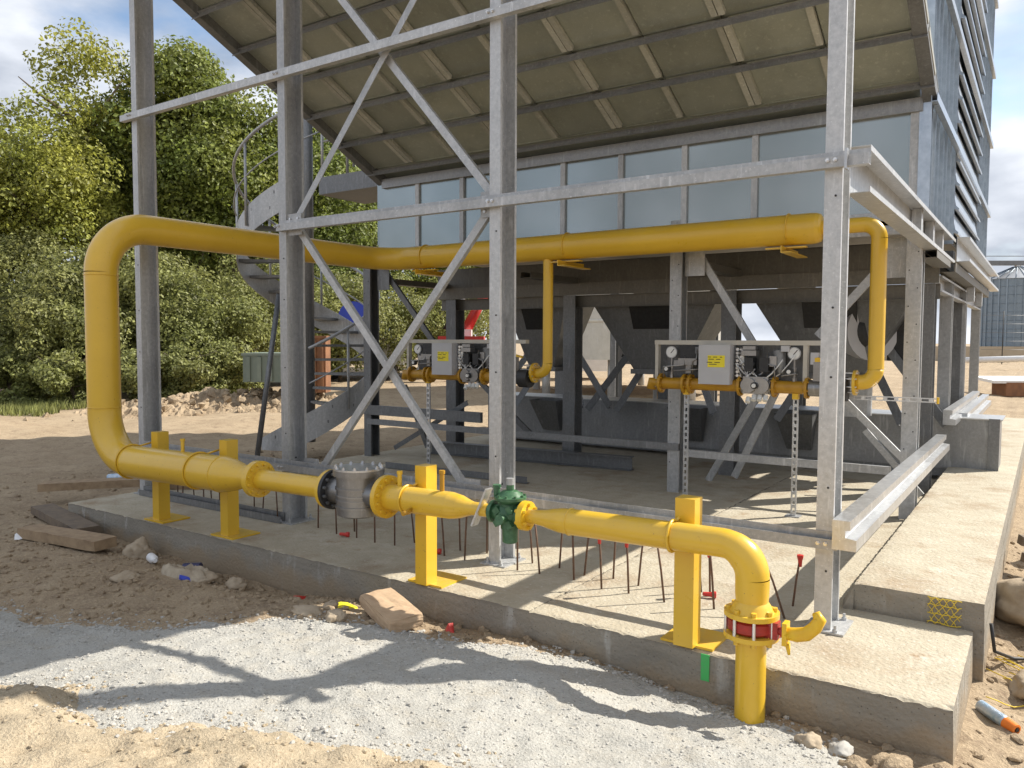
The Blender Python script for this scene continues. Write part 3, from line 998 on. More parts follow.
for xa, xb_ in ((-5.3, -4.3), (-3.97, -2.25), (-1.92, -0.2)):
    hopper(xa, xb_, 4.62, 5.45, nw=0.32 if xa > -5 else 0.2)

# side beam over the right side (open channel facing outwards)
bsec = [(0, 0), (0.115, 0), (0.115, 0.03), (0.111, 0.03), (0.111, 0.004), (0.004, 0.004), (0.004, 0.236), (0.111, 0.236), (0.111, 0.21), (0.115, 0.21), (0.115, 0.24), (0, 0.24)]
def ybeam(sec, x, y0, y1, z, mat, name):
    # run towards -Y so that local x=+X and local y=+Z
    return MB().prism([(a, b_) for a, b_ in sec], (x, y1, z), (x, y0, z), (1, 0, 0)).build(name, mat, B)
sb = ybeam(bsec, -0.02, 0.195, 4.7, 2.275, 'galv', 'side_beam')
for y in (2.5, 3.25, 3.95):
    b = MB(); b.box((0.03, y, 2.395), (0.06, 0.09, 0.228)); b.build('stiffener', 'galv', sb)
ybeam(bsec, 0.10, 4.75, 10.3, 2.30, 'galv_light', 'side_beam')
for y in (7.2, 8.6):
    b = MB(); b.box((0.06, y, 2.15), (0.08, 0.10, 0.28)); b.build('hanger', 'galv', B)
ybeam(csec(0.08, 0.16, 0.02), 0.0, 4.6, 10, 2.0, 'galv', 'side_rail')
# lower guard rails
gsec = [(0, 0), (0.115, 0), (0.115, 0.058), (0.062, 0.064), (0.062, 0.10), (0.085, 0.105), (0.085, 0.15), (0, 0.15)]
ybeam(gsec, 0.012, -0.08, 3.0, 0.455, 'galv_light', 'guard_rail')
ybeam([(a, c * 0.98) for a, c in gsec], 0.012, 3.003, 4.42, 0.457, 'galv_light', 'guard_rail')
ybeam(gsec, 0.02, 4.85, 8.7, 0.66, 'galv_light', 'guard_rail')
ybeam(gsec, 0.10, 5.6, 9.4, 0.58, 'galv_light', 'guard_rail')
b = MB(); b.box((0.03, -0.062, 2.40), (0.012, 0.05, 0.1)); b.build('rail_end_plate', 'galv_light', B)

# right facade: studs, rails, panels and louvre slats
HT = 14.0
SW = MB()
SW.box((-0.06, 6.7, 8.3), (0.02, 7.0, 11.3))
SWo = SW.build('side_wall', 'sheet', B)
for y, w in ((3.07, 0.11), (3.36, 0.05), (3.62, 0.05), (3.98, 0.06), (4.25, 0.05), (4.62, 0.07), (5.05, 0.08), (8.2, 0.08), (8.6, 0.05), (9.1, 0.06), (9.6, 0.06), (10.1, 0.12)):
    MB().prism(usec(0.09, w), (0.035, y, 2.52), (0.035, y, HT), (1, 0, 0)).build('stud', 'facade', SWo)
zr = [3.44, 4.50, 5.56, 6.62, 7.68, 8.74, 9.8, 11.0]
for z in zr:
    MB().prism([(0, 0), (0.045, 0), (0.045, 0.07), (0.041, 0.07), (0.041, 0.004), (0.004, 0.004), (0.004, 0.07), (0, 0.07)], (0.037, 10.17, z), (0.037, 3.0, z), (1, 0, 0)).build('facade_rail', 'facade', SWo)
slat = MB()
slat.prism([(-0.005, 0), (0.035, -0.02), (0.04, 0.0), (0.012, 0.03), (-0.03, 0.235), (-0.04, 0.235)], (0, 3.0, 0), (0, 0, 0), (1, 0, 0))
slm = slat.mesh('louvre_slat', 'facade')
zz = [2.56] + zr
for k in range(len(zz) - 1):
    for q in range(4):
        o = obj('louvre_slat', slm, SWo)
        o.location = (0.035, 5.16, zz[k] + 0.08 + q * 0.245)
b = MB()
b.box((-6.17, 6.7, 8.35), (0.02, 7.2, 11.3)); b.build('left_wall', 'sheet', B)
b = MB(); b.box((-3.1, 10.24, 8.35), (6.2, 0.02, 11.3)); b.build('back_wall', 'sheet', B)
b = MB(); b.box((-3.1, 3.20, 8.7), (6.08, 0.02, 10.6)); b.build('upper_front_wall', 'sheet', B)
b = MB(); b.box((-3.1, 6.7, 14.02), (6.4, 7.3, 0.05)); b.build('roof', 'sheet', B)
# yellow brackets carrying the header pipe
for x in (-5.05, -3.18, -1.0):
    b = MB()
    b.prism(lsec(0.09, 0.06, 0.008), (x, 3.05, 2.245), (x, 2.52, 2.245), (1, 0, 0))
    b.box((x, 2.70, 2.302), (0.34, 0.07, 0.012))
    o = b.build('pipe_bracket', 'yellow', B)
    ub = MB()
    ub.tube([(x + 0.02, 2.7 + 0.137 * math.cos(a), 2.452 + 0.137 * math.sin(a)) for a in [R(-40 + 260 * k / 20) for k in range(21)]], 0.007, 6)
    ub.build('u_bolt', 'yellow', o)

# ------------------------------------------------------------------ yellow gas pipeline
PL = thing('gas_pipeline', (-0.19, -0.72, -0.25), 'yellow gas pipeline with tall bent riser, front run along the slab and header behind', 'pipeline')
RB, RS = 0.130, 0.068
ZH = 2.452
def bend(path, r, seg=28):
    return MB().tube(path, r, seg)
# header along X
MB().tube([(-5.28, 2.7, ZH), (-0.80, 2.7, ZH)], RB, 32, caps=False).build('header_pipe', 'yellow', PL)
MB().lathe([(0, RB), (0.05, RB * 0.97), (0.08, RB * 0.88), (0.095, RB * 0.7), (0.10, RB * 0.4), (0.101, 0.001)], (-0.80, 2.7, ZH), (1, 0, 0), 32).build('end_cap', 'yellow', PL)
el = arc((-3, 2.7, ZH), (-5.655, 2.7, ZH), (-5.655, 0, ZH), 0.40, 14)
MB().tube(el, RB, 32, caps=False).build('elbow', 'yellow', PL)
MB().tube([el[-1], (-5.655, -0.30, ZH)], RB, 32, caps=False).build('side_pipe', 'yellow', PL)
el = arc((-5.655, 0, ZH), (-5.655, -0.72, ZH), (-5.655, -0.72, 0), 0.40, 14)
MB().tube([(-5.655, -0.30, ZH)] + el, RB, 32, caps=False).build('elbow', 'yellow', PL)
ZL = 0.505
el2 = arc((-5.655, -0.72, 2), (-5.655, -0.72, ZL), (0, -0.72, ZL), 0.40, 14)
MB().tube([el[-1], el2[0]], RB, 32, caps=False).build('riser_pipe', 'yellow', PL)
MB().tube(el2, RB, 32, caps=False).build('elbow', 'yellow', PL)
def zl(x):
    return 0.505 + 0.0135 * (x + 5.3)
def P(x):
    return V((x, -0.72, zl(x)))
MB().tube([el2[-1], P(-4.06)], RB, 32, caps=False).build('run_pipe', 'yellow', PL)
def run(prof, name, mat='yellow', seg=32):
    # prof: (x, radius)
    b = MB()
    for (x0, r0), (x1, r1) in zip(prof[:-1], prof[1:]):
        if abs(x1 - x0) < 1e-6:
            x1 += 1e-5
        vs = []
        for x, r in ((x0, r0), (x1, r1)):
            for k in range(seg):
                an = 2 * PI * k / seg
                vs.append(P(x) + V((0, math.cos(an) * r, math.sin(an) * r)))
        b.add(vs, [(k, (k + 1) % seg, seg + (k + 1) % seg, seg + k) for k in range(seg)], abs(r1 - r0) < abs(x1 - x0) * 1.5)
    return b.build(name, mat, PL)
run([(-4.06, RB), (-4.02, RB * 0.985), (-3.95, RB * 0.90), (-3.86, RB * 0.74), (-3.80, RB * 0.62), (-3.76, RB * 0.57), (-3.70, RB * 0.56)], 'reducer')
def flange(x0, x1, R_, rb, nb, name='flange', mat='yellow', bmat='yellow'):
    o = run([(x0, 0.02), (x0, R_), (x1, R_), (x1, 0.02)], name, mat)
    b = MB()
    for k in range(nb):
        an = 2 * PI * (k + 0.5) / nb
        c = P(x0) + V((0, math.cos(an) * rb, math.sin(an) * rb))
        b.lathe([(-0.016, 0.011), (x1 - x0 + 0.016, 0.011)], c, (1, 0, 0), 6)
    b.build('bolt', bmat, o)
    return o
flange(-3.68, -3.63, 0.128, 0.106, 12)
run([(-3.63, 0.070), (-2.945, 0.070)], 'run_pipe')
flange(-2.945, -2.915, 0.126, 0.104, 12)
# inline filter: short drum with a bolted lid and side flanges
flange(-2.914, -2.888, 0.128, 0.104, 12, 'flange', 'blackmetal', 'galv_dark')
FC = P(-2.675)
FIL = MB().lathe([(-0.15, 0.02), (-0.147, 0.08), (-0.138, 0.125), (-0.13, 0.138), (-0.085, 0.141), (-0.085, 0.147), (-0.072, 0.147), (-0.072, 0.14), (0.03, 0.14), (0.03, 0.147), (0.043, 0.147),
                 (0.043, 0.14), (0.115, 0.14), (0.115, 0.16), (0.15, 0.16), (0.15, 0.02)], FC, (0, 0, 1), 40).build('filter_body', 'alu', PL)
b = MB()
b.lathe([(0.151, 0.159), (0.163, 0.159), (0.163, 0.02)], FC, (0, 0, 1), 40)
b.build('lid', 'zinc', FIL)
for k in range(12):
    an = 2 * PI * k / 12 + 0.1
    b = MB()
    b.lathe([(0, 0.012), (0.011, 0.012), (0.011, 0.007), (0.017, 0.007)], FC + V((math.cos(an) * 0.143, math.sin(an) * 0.143, 0.163)), (0, 0, 1), 6)
    b.build('bolt', 'zinc', FIL)
for z in (-0.04, -0.012):
    MB().lathe([(z, 0.139), (z, 0.145), (z + 0.008, 0.145), (z + 0.008, 0.139)], FC, (0, 0, 1), 40).build('rib', 'alu', FIL)
run([(-2.888, 0.085), (-2.75, 0.085)], 'filter_neck', 'alu')
run([(-2.60, 0.085), (-2.452, 0.085)], 'filter_neck', 'alu')
flange(-2.452, -2.42, 0.132, 0.108, 12)
run([(-2.42, 0.078), (-1.93, 0.078), (-1.86, 0.066), (-1.80, 0.045), (-1.77, 0.038), (-1.66, 0.038)], 'run_pipe')
# stubs
for x, h, m in ((-4.55, 0.09, 'yellow'), (-2.33, 0.08, 'yellow'), (-2.0, 0.11, 'rod')):
    zb = zl(x) + (RB if x < -4 else 0.078) - 0.01
    MB().lathe([(0, 0.014), (h, 0.014), (h, 0.018), (h + 0.02, 0.018), (h + 0.02, 0.002)], (x, -0.72, zb), (0, 0, 1), 12).build('stub', m if m == 'yellow' else 'ochre', PL)
MB().tube([(-2.17, -0.80, zl(-2.17) - 0.04), (-2.17, -0.87, zl(-2.17) - 0.05)], 0.014, 10).build('stub', 'ochre', PL)
# white diagonal tag plate beside the green valve
b = MB()
b.box(P(-1.70) + V((0.0, -0.02, 0.02)), (0.012, 0.06, 0.24), Matrix.Rotation(R(25), 3, 'Y'))
b.build('blanking_plate', 'zinc', PL)
# green pressure regulator
VC = P(-1.535)
RG = run([(-1.64, 0.02), (-1.64, 0.062), (-1.618, 0.062), (-1.618, 0.04), (-1.59, 0.052), (-1.55, 0.066), (-1.51, 0.066), (-1.475, 0.05), (-1.46, 0.04), (-1.46, 0.06), (-1.435, 0.06), (-1.435, 0.02)], 'regulator_body', 'green', 20)
MB().lathe([(-0.16, 0.01), (-0.16, 0.036), (-0.155, 0.042), (-0.08, 0.044), (-0.08, 0.052), (-0.05, 0.052), (0.0, 0.055), (0.055, 0.05), (0.07, 0.075), (0.08, 0.088), (0.095, 0.09), (0.10, 0.075), (0.125, 0.045), (0.13, 0.03), (0.13, 0.021), (0.16, 0.021), (0.16, 0.002)],
            VC + V((0.015, -0.0, 0)), (0, 0, 1), 24).build('diaphragm_housing', 'green', RG)
MB().lathe([(0, 0.022), (0.035, 0.022), (0.035, 0.004)], VC + V((0.015, 0, 0.16)), (0, 0, 1), 14).build('cap', 'galv', RG)
MB().lathe([(0, 0.018), (0.06, 0.018), (0.06, 0.024), (0.075, 0.024), (0.075, 0.002)], VC + V((-0.06, -0.02, 0.08)), (0, 0, 1), 12).build('vent', 'green', RG)
for dx, dz in ((-0.035, 0.02), (0.05, 0.03), (-0.03, -0.045), (0.045, -0.05)):
    b = MB(); b.box(VC + V((dx, -0.052, dz)), (0.04, 0.03, 0.034), Matrix.Rotation(R(12 * dx * 100), 3, 'Y')); b.build('boss', 'green', RG)
b = MB()
for k in range(10):
    an = 2 * PI * k / 10
    b.lathe([(0, 0.007), (0.014, 0.007)], VC + V((0.015 + math.cos(an) * 0.079, math.sin(an) * 0.079, 0.095)), (0, 0, 1), 6)
b.build('bolt', 'green', RG)
MB().lathe([(0, 0.02), (0.05, 0.02), (0.05, 0.028), (0.065, 0.028), (0.065, 0.002)], VC + V((0.02, -0.05, -0.02)), (0, -1, 0.1), 12).build('plug', 'green', RG)
flange(-1.434, -1.40, 0.080, 0.062, 6, 'flange', 'valve_yellow', 'valve_yellow')
run([(-1.40, 0.038), (-1.36, 0.038), (-1.30, 0.045), (-1.25, 0.055), (-1.20, 0.064), (-1.14, RS), (-0.36, RS)], 'run_pipe')
XS = -0.19
el = arc((-1, -0.72, zl(-0.36)), (XS, -0.72, zl(-0.36)), (XS, -0.72, 0), 0.14, 12)
MB().tube([P(-0.36)] + el, [RS, RS, RS] + [RS + 0.008 * min(1, k / 4) for k in range(len(el) - 2)], 32, caps=False).build('elbow', 'yellow', PL)
zf = 0.292
MB().tube([el[-1], (XS, -0.72, 0.36), (XS, -0.72, zf)], [RS + 0.008, RS + 0.007, RS], 32, caps=False).build('drop_pipe', 'yellow', PL)
def vflange(z0, z1, R_, rb, nb, zb0, zb1, mat='yellow'):
    o = MB().lathe([(0, 0.03), (0, R_), (z1 - z0, R_), (z1 - z0, RS)], (XS, -0.72, z0), (0, 0, 1), 36).build('flange', mat, PL)
    b = MB()
    for k in range(nb):
        an = 2 * PI * (k + 0.5) / nb
        b.lathe([(zb0, 0.013), (zb1, 0.013)], (XS + math.cos(an) * rb, -0.72 + math.sin(an) * rb, z0), (0, 0, 1), 6)
    b.build('bolt', mat, o)
    return o
MB().lathe([(0, 0.100), (0.03, 0.082), (0.05, RS)], (XS, -0.72, 0.283), (0, 0, 1), 36).build('weld_neck', 'yellow', PL)
vflange(0.262, 0.284, 0.122, 0.100, 8, -0.004, 0.04)
vflange(0.165, 0.187, 0.122, 0.100, 8, -0.02, 0.026)
MB().tube([(XS, -0.72, 0.166), (XS, -0.72, -0.30)], RS, 32, caps=False).build('standpipe', 'yellow', PL)
BV = MB().lathe([(0, 0.03), (0, 0.092), (0.012, 0.106), (0.053, 0.106), (0.065, 0.092), (0.065, 0.03)], (XS, -0.72, 0.191), (0, 0, 1), 36).build('butterfly_valve', 'red', PL)
b = MB()
for k in range(8):
    an = 2 * PI * (k + 0.5) / 8
    b.lathe([(0, 0.008), (0.076, 0.008)], (XS + math.cos(an) * 0.113, -0.72 + math.sin(an) * 0.113, 0.187), (0, 0, 1), 8)
b.build('stud_bolt', 'zinc', BV)
b = MB()
b.lathe([(0.085, 0.028), (0.115, 0.028), (0.115, 0.018), (0.15, 0.018), (0.15, 0.026), (0.165, 0.026)], (XS, -0.72, 0.224), (0.97, -0.2, 0), 16)
b.box((XS + 0.10, -0.745, 0.224), (0.06, 0.05, 0.075))
b.build('valve_neck', 'red', BV)
lp = [V((-0.028, -0.755, 0.222)), V((0.02, -0.765, 0.228)), V((0.065, -0.775, 0.245)), V((0.10, -0.782, 0.282)), V((0.122, -0.787, 0.325)), V((0.112, -0.787, 0.338)), V((0.098, -0.785, 0.33))]
b = MB()
b.tube(lp, [0.026, 0.031, 0.031, 0.029, 0.025, 0.021, 0.017], 10)
b.box((-0.028, -0.755, 0.222), (0.02, 0.055, 0.10))
b.build('lever', 'valve_yellow', BV)
MB().tube([(-0.02, -0.756, 0.18), (-0.012, -0.757, 0.13)], [0.013, 0.006], 8).build('handle_tip', 'valve_yellow', BV)
# branch to the right-hand drop
el = arc((-1, 2.7, ZH), (-0.268, 2.7, ZH), (-0.268, 2.7, 0), 0.12, 10)
el3 = arc((-0.268, 2.7, 2), (-0.268, 2.7, 1.17), (-1, 2.7, 1.17), 0.11, 10)
MB().tube([(-0.705, 2.7, ZH)] + el, 0.062, 24, caps=False).build('branch_elbow', 'yellow', PL)
MB().tube([el[-1], el3[0]], 0.062, 24, caps=False).build('drop_pipe', 'yellow', PL)
MB().tube(el3 + [(-0.42, 2.7, 1.17)], 0.062, 24).build('branch_elbow', 'yellow', PL)
el4 = arc((-3.395, 2.7, 2), (-3.395, 2.7, 1.16), (-4, 2.7, 1.16), 0.11, 10)
MB().tube([(-3.395, 2.7, ZH - 0.05), el4[0]], 0.052, 24, caps=False).build('drop_pipe', 'yellow', PL)
MB().tube(el4 + [(-3.55, 2.7, 1.16)], 0.052, 24).build('branch_elbow', 'yellow', PL)
for x in (-0.43, -3.56):
    o = MB().lathe([(0, 0.03), (0, 0.105), (0.022, 0.105), (0.022, 0.03)], (x, 2.7, 1.165), (1, 0, 0), 28).build('flange', 'yellow', PL)
    b = MB()
    for k in range(8):
        an = 2 * PI * (k + 0.5) / 8
        b.lathe([(-0.12, 0.007), (0.035, 0.007)], (x, 2.7 + math.cos(an) * 0.085, 1.165 + math.sin(an) * 0.085), (1, 0, 0), 6)
    b.build('bolt', 'zinc', o)
# weld seams on the large pipe
b = MB()
for pts in ([(-5.655 + 0.130 * math.cos(a), -0.72 + 0.130 * math.sin(a), 0.93) for a in [2 * PI * k / 24 for k in range(24)]],
            [(-5.655 + 0.130 * math.cos(a), -0.72 + 0.130 * math.sin(a), 2.03) for a in [2 * PI * k / 24 for k in range(24)]],
            [(-5.28, -0.72 + 0.130 * math.cos(a), zl(-5.28) + 0.130 * math.sin(a)) for a in [2 * PI * k / 24 for k in range(24)]],
            [(-4.06, -0.72 + 0.130 * math.cos(a), zl(-4.06) + 0.130 * math.sin(a)) for a in [2 * PI * k / 24 for k in range(24)]],
            [(-1.14, -0.72 + 0.0675 * math.cos(a), zl(-1.14) + 0.0675 * math.sin(a)) for a in [2 * PI * k / 24 for k in range(24)]]):
    MB().tube(pts, 0.0055, 6, closed=True).build('weld_seam', 'yellow', PL)

# pipe stands: post, base plate, clamp
SG = 'yellow pipe stands along the slab edge'
for x, w, r, lb in ((-5.16, 0.09, RB, 'yellow pipe stand nearest the tall bent riser'),
                    (-4.25, 0.09, RB, 'yellow pipe stand under the reducer of the thick pipe'),
                    (-2.235, 0.088, 0.078, 'yellow pipe stand just right of the grey filter'),
                    (-0.545, 0.10, RS, 'yellow pipe stand with large base beside the red valve')):
    T = thing('pipe_stand', (x, -0.47, 0), lb, 'pipe stand', SG)
    b = MB()
    y1 = -0.72 + r + 0.004
    d = 0.10
    yc = max(y1 + d / 2, -0.53) if r > 0.1 else y1 + d / 2
    b.box((x, yc, 0.375), (w, d, 0.73))
    b.build('post', 'yellow', T)
    b = MB(); b.box((x, -0.48, 0.006), (0.27, 0.25, 0.012)); b.build('base_plate', 'yellow', T)
    b = MB()
    zc = zl(x)
    b.tube([(x + 0.0 - (0.10 if r > 0.1 else 0.03), -0.72 + (r + 0.007) * math.cos(a), zc + (r + 0.007) * math.sin(a)) for a in [R(60 + 240 * k / 20) for k in range(21)]], 0.008, 6)
    xo = x - (0.10 if r > 0.1 else 0.03)
    ztop = zc + (r + 0.007) * math.sin(R(60))
    b.tube([(xo, -0.72 + (r + 0.007) * 0.5, ztop), (xo, yc, ztop + 0.02)], 0.008, 6)
    b.build('u_bolt', 'yellow', T)

# ------------------------------------------------------------------ gas valve trains
def make_train():
    T = thing('gas_valve_train', (0, 0, 0), '', 'gas valve train', 'gas valve trains under the building', local=True)
    def part(name, mat, mb, parent=T):
        return mb.build(name, mat, parent)
    f = MB()
    f.box((0.83, 0.0, 1.49), (1.66, 0.07, 0.04)); f.box((0.02, 0, 1.27), (0.03, 0.06, 0.40)); f.box((1.365, 0, 1.27), (0.035, 0.06, 0.42))
    part('frame', 'cream', f)
    b = MB(); b.box((0.70, 0.12, 1.30), (1.28, 0.012, 0.36)); part('back_plate', 'galv_dark', b)
    pp = MB()
    pp.lathe([(0.08, 0.055), (0.82, 0.055)], (0, 0, 1.11), (1, 0, 0), 20)
    pp.lathe([(1.10, 0.055), (1.38, 0.055)], (0, 0, 1.11), (1, 0, 0), 20)
    tp = part('train_pipe', 'ochre', pp)
    for x in (0.05, 0.28, 0.34, 0.80, 1.10, 1.37):
        fl = MB().lathe([(0, 0.03), (0, 0.092), (0.022, 0.092), (0.022, 0.03)], (x, 0, 1.11), (1, 0, 0), 22)
        for k in range(6):
            fl.lathe([(-0.012, 0.009), (0.034, 0.009)], (x, 0.075 * math.cos(k * 1.047 + 0.3), 1.11 + 0.075 * math.sin(k * 1.047 + 0.3)), (1, 0, 0), 6)
        fl.build('flange', 'ochre', tp)
    part('elbow', 'ochre', MB().tube([(0.08, 0, 1.11), (0.02, 0, 1.11), (-0.03, 0.0, 1.12), (-0.04, 0, 1.05)], 0.05, 16))
    for x in (0.16, 1.27):
        gm = part('gauge_stem', 'alu', MB().lathe([(0, 0.02), (0.03, 0.02), (0.03, 0.011), (0.09, 0.011), (0.09, 0.018), (0.12, 0.018), (0.12, 0.01), (0.22, 0.01)], (x, 0, 1.16), (0, 0, 1), 12))
        g2 = MB().lathe([(0, 0.05), (0.035, 0.055), (0.035, 0.048)], (x, 0.02, 1.40), (0, -1, 0), 24)
        g2 = g2.build('gauge_case', 'galv', gm)
        MB().lathe([(0, 0.047), (0.003, 0.047)], (x, -0.016, 1.40), (0, -1, 0), 24).build('gauge_face', 'dial', gm)
        n = MB(); n.box((x + 0.012, -0.0205, 1.41), (0.006, 0.002, 0.05), Matrix.Rotation(R(40), 3, 'Y')); n.build('needle', 'blackmetal', gm)
        k = MB().lathe([(0, 0.03), (0.04, 0.032), (0.04, 0.02)], (x - 0.03, -0.02, 1.245), (0, -1, 0), 16)
        k.build('knob', 'blackmetal', gm)
        MB().lathe([(0.041, 0.017), (0.048, 0.017)], (x - 0.03, -0.02, 1.245), (0, -1, 0), 14).build('knob_face', 'dial', gm)
    bx = MB(); bx.box((0.61, -0.05, 1.295), (0.285, 0.16, 0.35))
    cb = part('control_box', 'boxgrey', bx)
    lb = MB(); lb.box((0.63, -0.1315, 1.325), (0.155, 0.003, 0.105)); lbl = lb.build('warning_label', 'label', cb)
    tx = MB()
    for j, (zz_, segs) in enumerate(((1.362, ((-0.06, 0.03), (-0.01, 0.04), (0.045, 0.02))), (1.343, ((-0.045, 0.05), (0.02, 0.04))), (1.315, ((-0.06, 0.05), (0.01, 0.05))), (1.298, ((-0.03, 0.07),)))):
        for cx, w in segs:
            tx.box((0.63 + cx, -0.1335, zz_), (w, 0.001, 0.006))
    tx.build('label_print', 'blackmetal', cb)
    gl = MB()
    for k in range(8):
        for dx in (0.775, 0.81):
            gl.lathe([(0, 0.014), (0.03, 0.014)], (dx, -0.02, 1.20 + k * 0.033), (0.6, -0.8, 0), 8)
    part('cable_gland', 'zinc', gl)
    dk = MB(); dk.box((0.34, 0.02, 1.40), (0.18, 0.10, 0.12)); part('actuator', 'blackmetal', dk)
    dk = MB(); dk.box((0.33, -0.0, 1.315), (0.18, 0.10, 0.06)); dk.box((0.33, -0.0, 1.25), (0.05, 0.05, 0.08)); part('regulator', 'alu', dk)
    vb = MB()
    vb.box((0.96, 0, 1.12), (0.22, 0.13, 0.15))
    vb.lathe([(0, 0.065), (0.03, 0.065)], (0.905, -0.066, 1.12), (0, -1, 0), 18)
    vb.lathe([(0, 0.065), (0.03, 0.065)], (1.02, -0.066, 1.12), (0, -1, 0), 18)
    vb.lathe([(0.83, 0.07), (0.855, 0.07)], (0, 0, 1.11), (1, 0, 0), 20); vb.lathe([(1.06, 0.07), (1.085, 0.07)], (0, 0, 1.11), (1, 0, 0), 20)
    vv_ = part('double_valve', 'alu', vb)
    for x in (0.90, 1.03):
        s_ = MB(); s_.box((x, -0.02, 1.30), (0.075, 0.10, 0.12)); s_.build('solenoid', 'blackmetal', vv_)
    s_ = MB(); s_.box((0.90, -0.03, 1.40), (0.13, 0.09, 0.045)); s_.box((0.90, -0.03, 1.445), (0.11, 0.07, 0.03)); s_.build('connector', 'alu', vv_)
    s_ = MB().lathe([(0, 0.03), (0.03, 0.03)], (0.965, -0.09, 1.12), (0, -1, 0), 14); s_.build('test_cap', 'blackmetal', vv_)
    MB().lathe([(0.031, 0.018), (0.045, 0.018)], (0.965, -0.09, 1.12), (0, -1, 0), 14).build('cap_face', 'dial', vv_)
    for x in (0.90, 0.95, 1.0, 1.05):
        MB().lathe([(0, 0.022), (0.05, 0.022)], (x, -0.05, 1.03 - 0.02 * (x < 0.94)), (0, -0.6, -0.8), 10).build('plug', 'dial', vv_)
    dct = MB().lathe([(0, 0.06), (0.12, 0.05), (0.2, 0.03)], (1.13, 0.03, 1.42), (0.1, -0.1, -1), 12)
    part('filter_bowl', 'galv_dark', dct)
    sv = MB().lathe([(1.40, 0.07), (1.56, 0.07)], (0, 0, 1.11), (1, 0, 0), 20)
    sv.box((1.48, 0, 1.25), (0.09, 0.09, 0.16))
    part('ball_valve', 'alu', sv)
    hd = MB(); hd.box((1.54, -0.03, 1.345), (0.16, 0.03, 0.02), Matrix.Rotation(R(12), 3, 'Y')); hd.box((1.47, -0.02, 1.35), (0.05, 0.045, 0.035)); part('valve_handle', 'valve_yellow', hd)
    part('flange', 'blackmetal', MB().lathe([(1.58, 0.1), (1.70, 0.1)], (0, 0, 1.11), (1, 0, 0), 24))
    for x0, z0, x1, z1 in ((0.10, 1.17, 0.30, 1.36), (0.38, 1.20, 0.42, 1.44), (0.20, 1.22, 0.46, 1.24), (1.12, 1.18, 1.05, 1.40), (1.18, 1.20, 1.30, 1.22), (0.84, 1.18, 0.86, 1.42)):
        part('impulse_tube', 'alu', MB().tube([(x0, -0.05, z0), (x0, -0.06, (z0 + z1) / 2), (x1, -0.06, (z0 + z1) / 2 + 0.02), (x1, -0.03, z1)], 0.007, 6))
    for x0, z0, w_, h_, m_ in ((0.44, 1.42, 0.08, 0.06, 'galv_dark'), (1.20, 1.44, 0.07, 0.05, 'boxgrey'), (1.10, 1.33, 0.06, 0.09, 'alu'), (0.22, 1.30, 0.05, 0.05, 'alu'), (0.83, 1.34, 0.04, 0.07, 'dial'), (1.44, 1.36, 0.06, 0.10, 'boxgrey')):
        b = MB(); b.box((x0, -0.01, z0), (w_, 0.06, h_)); part('fitting', m_, b)
    for k in range(12):
        pts = []
        x0, x1 = rnd.uniform(0.78, 0.86), rnd.uniform(0.9, 1.35)
        for q in range(9):
            t = q / 8
            pts.append((x0 + (x1 - x0) * t, -0.03 + 0.03 * math.sin(t * 5 + k), 1.25 + 0.03 * k * 0.4 - 0.10 * math.sin(PI * t) * (0.5 + 0.15 * k)))
        part('cable', ('blackmetal', 'boxgrey', 'dial')[k % 3], MB().tube(pts, 0.006, 6))
    for x in (0.31, 1.29):
        lg = MB()
        # slotted channel leg: two side strips joined by rungs
        for sx in (-0.017, 0.017):
            lg.box((x + sx, 0, 0.53), (0.010, 0.022, 1.06))
        z = 0.03
        while z < 1.04:
            lg.box((x, 0.0, z), (0.024, 0.02, 0.026))
            z += 0.058
        lo = part('leg', 'galv_light', lg)
        ft = MB(); ft.box((x, 0, 0.005), (0.12, 0.10, 0.01)); ft.build('foot', 'galv', lo)
        kp = MB(); kp.box((x, -0.005, 1.035), (0.05, 0.05, 0.05)); kp.build('pipe_clip', 'valve_yellow', lo)
    return T
tr = make_train()
tr.location = (-2.17, 2.66, 0)
tr['label'] = 'gas valve train with yellow-labelled grey box between the right-hand columns'
t2 = copy_tree(tr)
t2.location = (-5.28, 2.66, 0)
t2['label'] = 'gas valve train in deep shade left of the middle column'
# slotted strut standing out by the right column
b = MB()
for sz in (-0.014, 0.014):
    b.box((-0.16, 2.76, 1.04 + sz), (0.66, 0.02, 0.008))
for k in range(8):
    b.box((-0.45 + k * 0.083, 2.76, 1.04), (0.03, 0.018, 0.022))
T = b.build('slotted_strut', 'galv_light', label='short slotted strut fixed across the perforated column under the yellow elbow', cat='strut')
b = MB(); b.box((0.18, 2.76, 1.04), (0.015, 0.03, 0.05)); b.build('end_cap', 'valve_yellow', T)

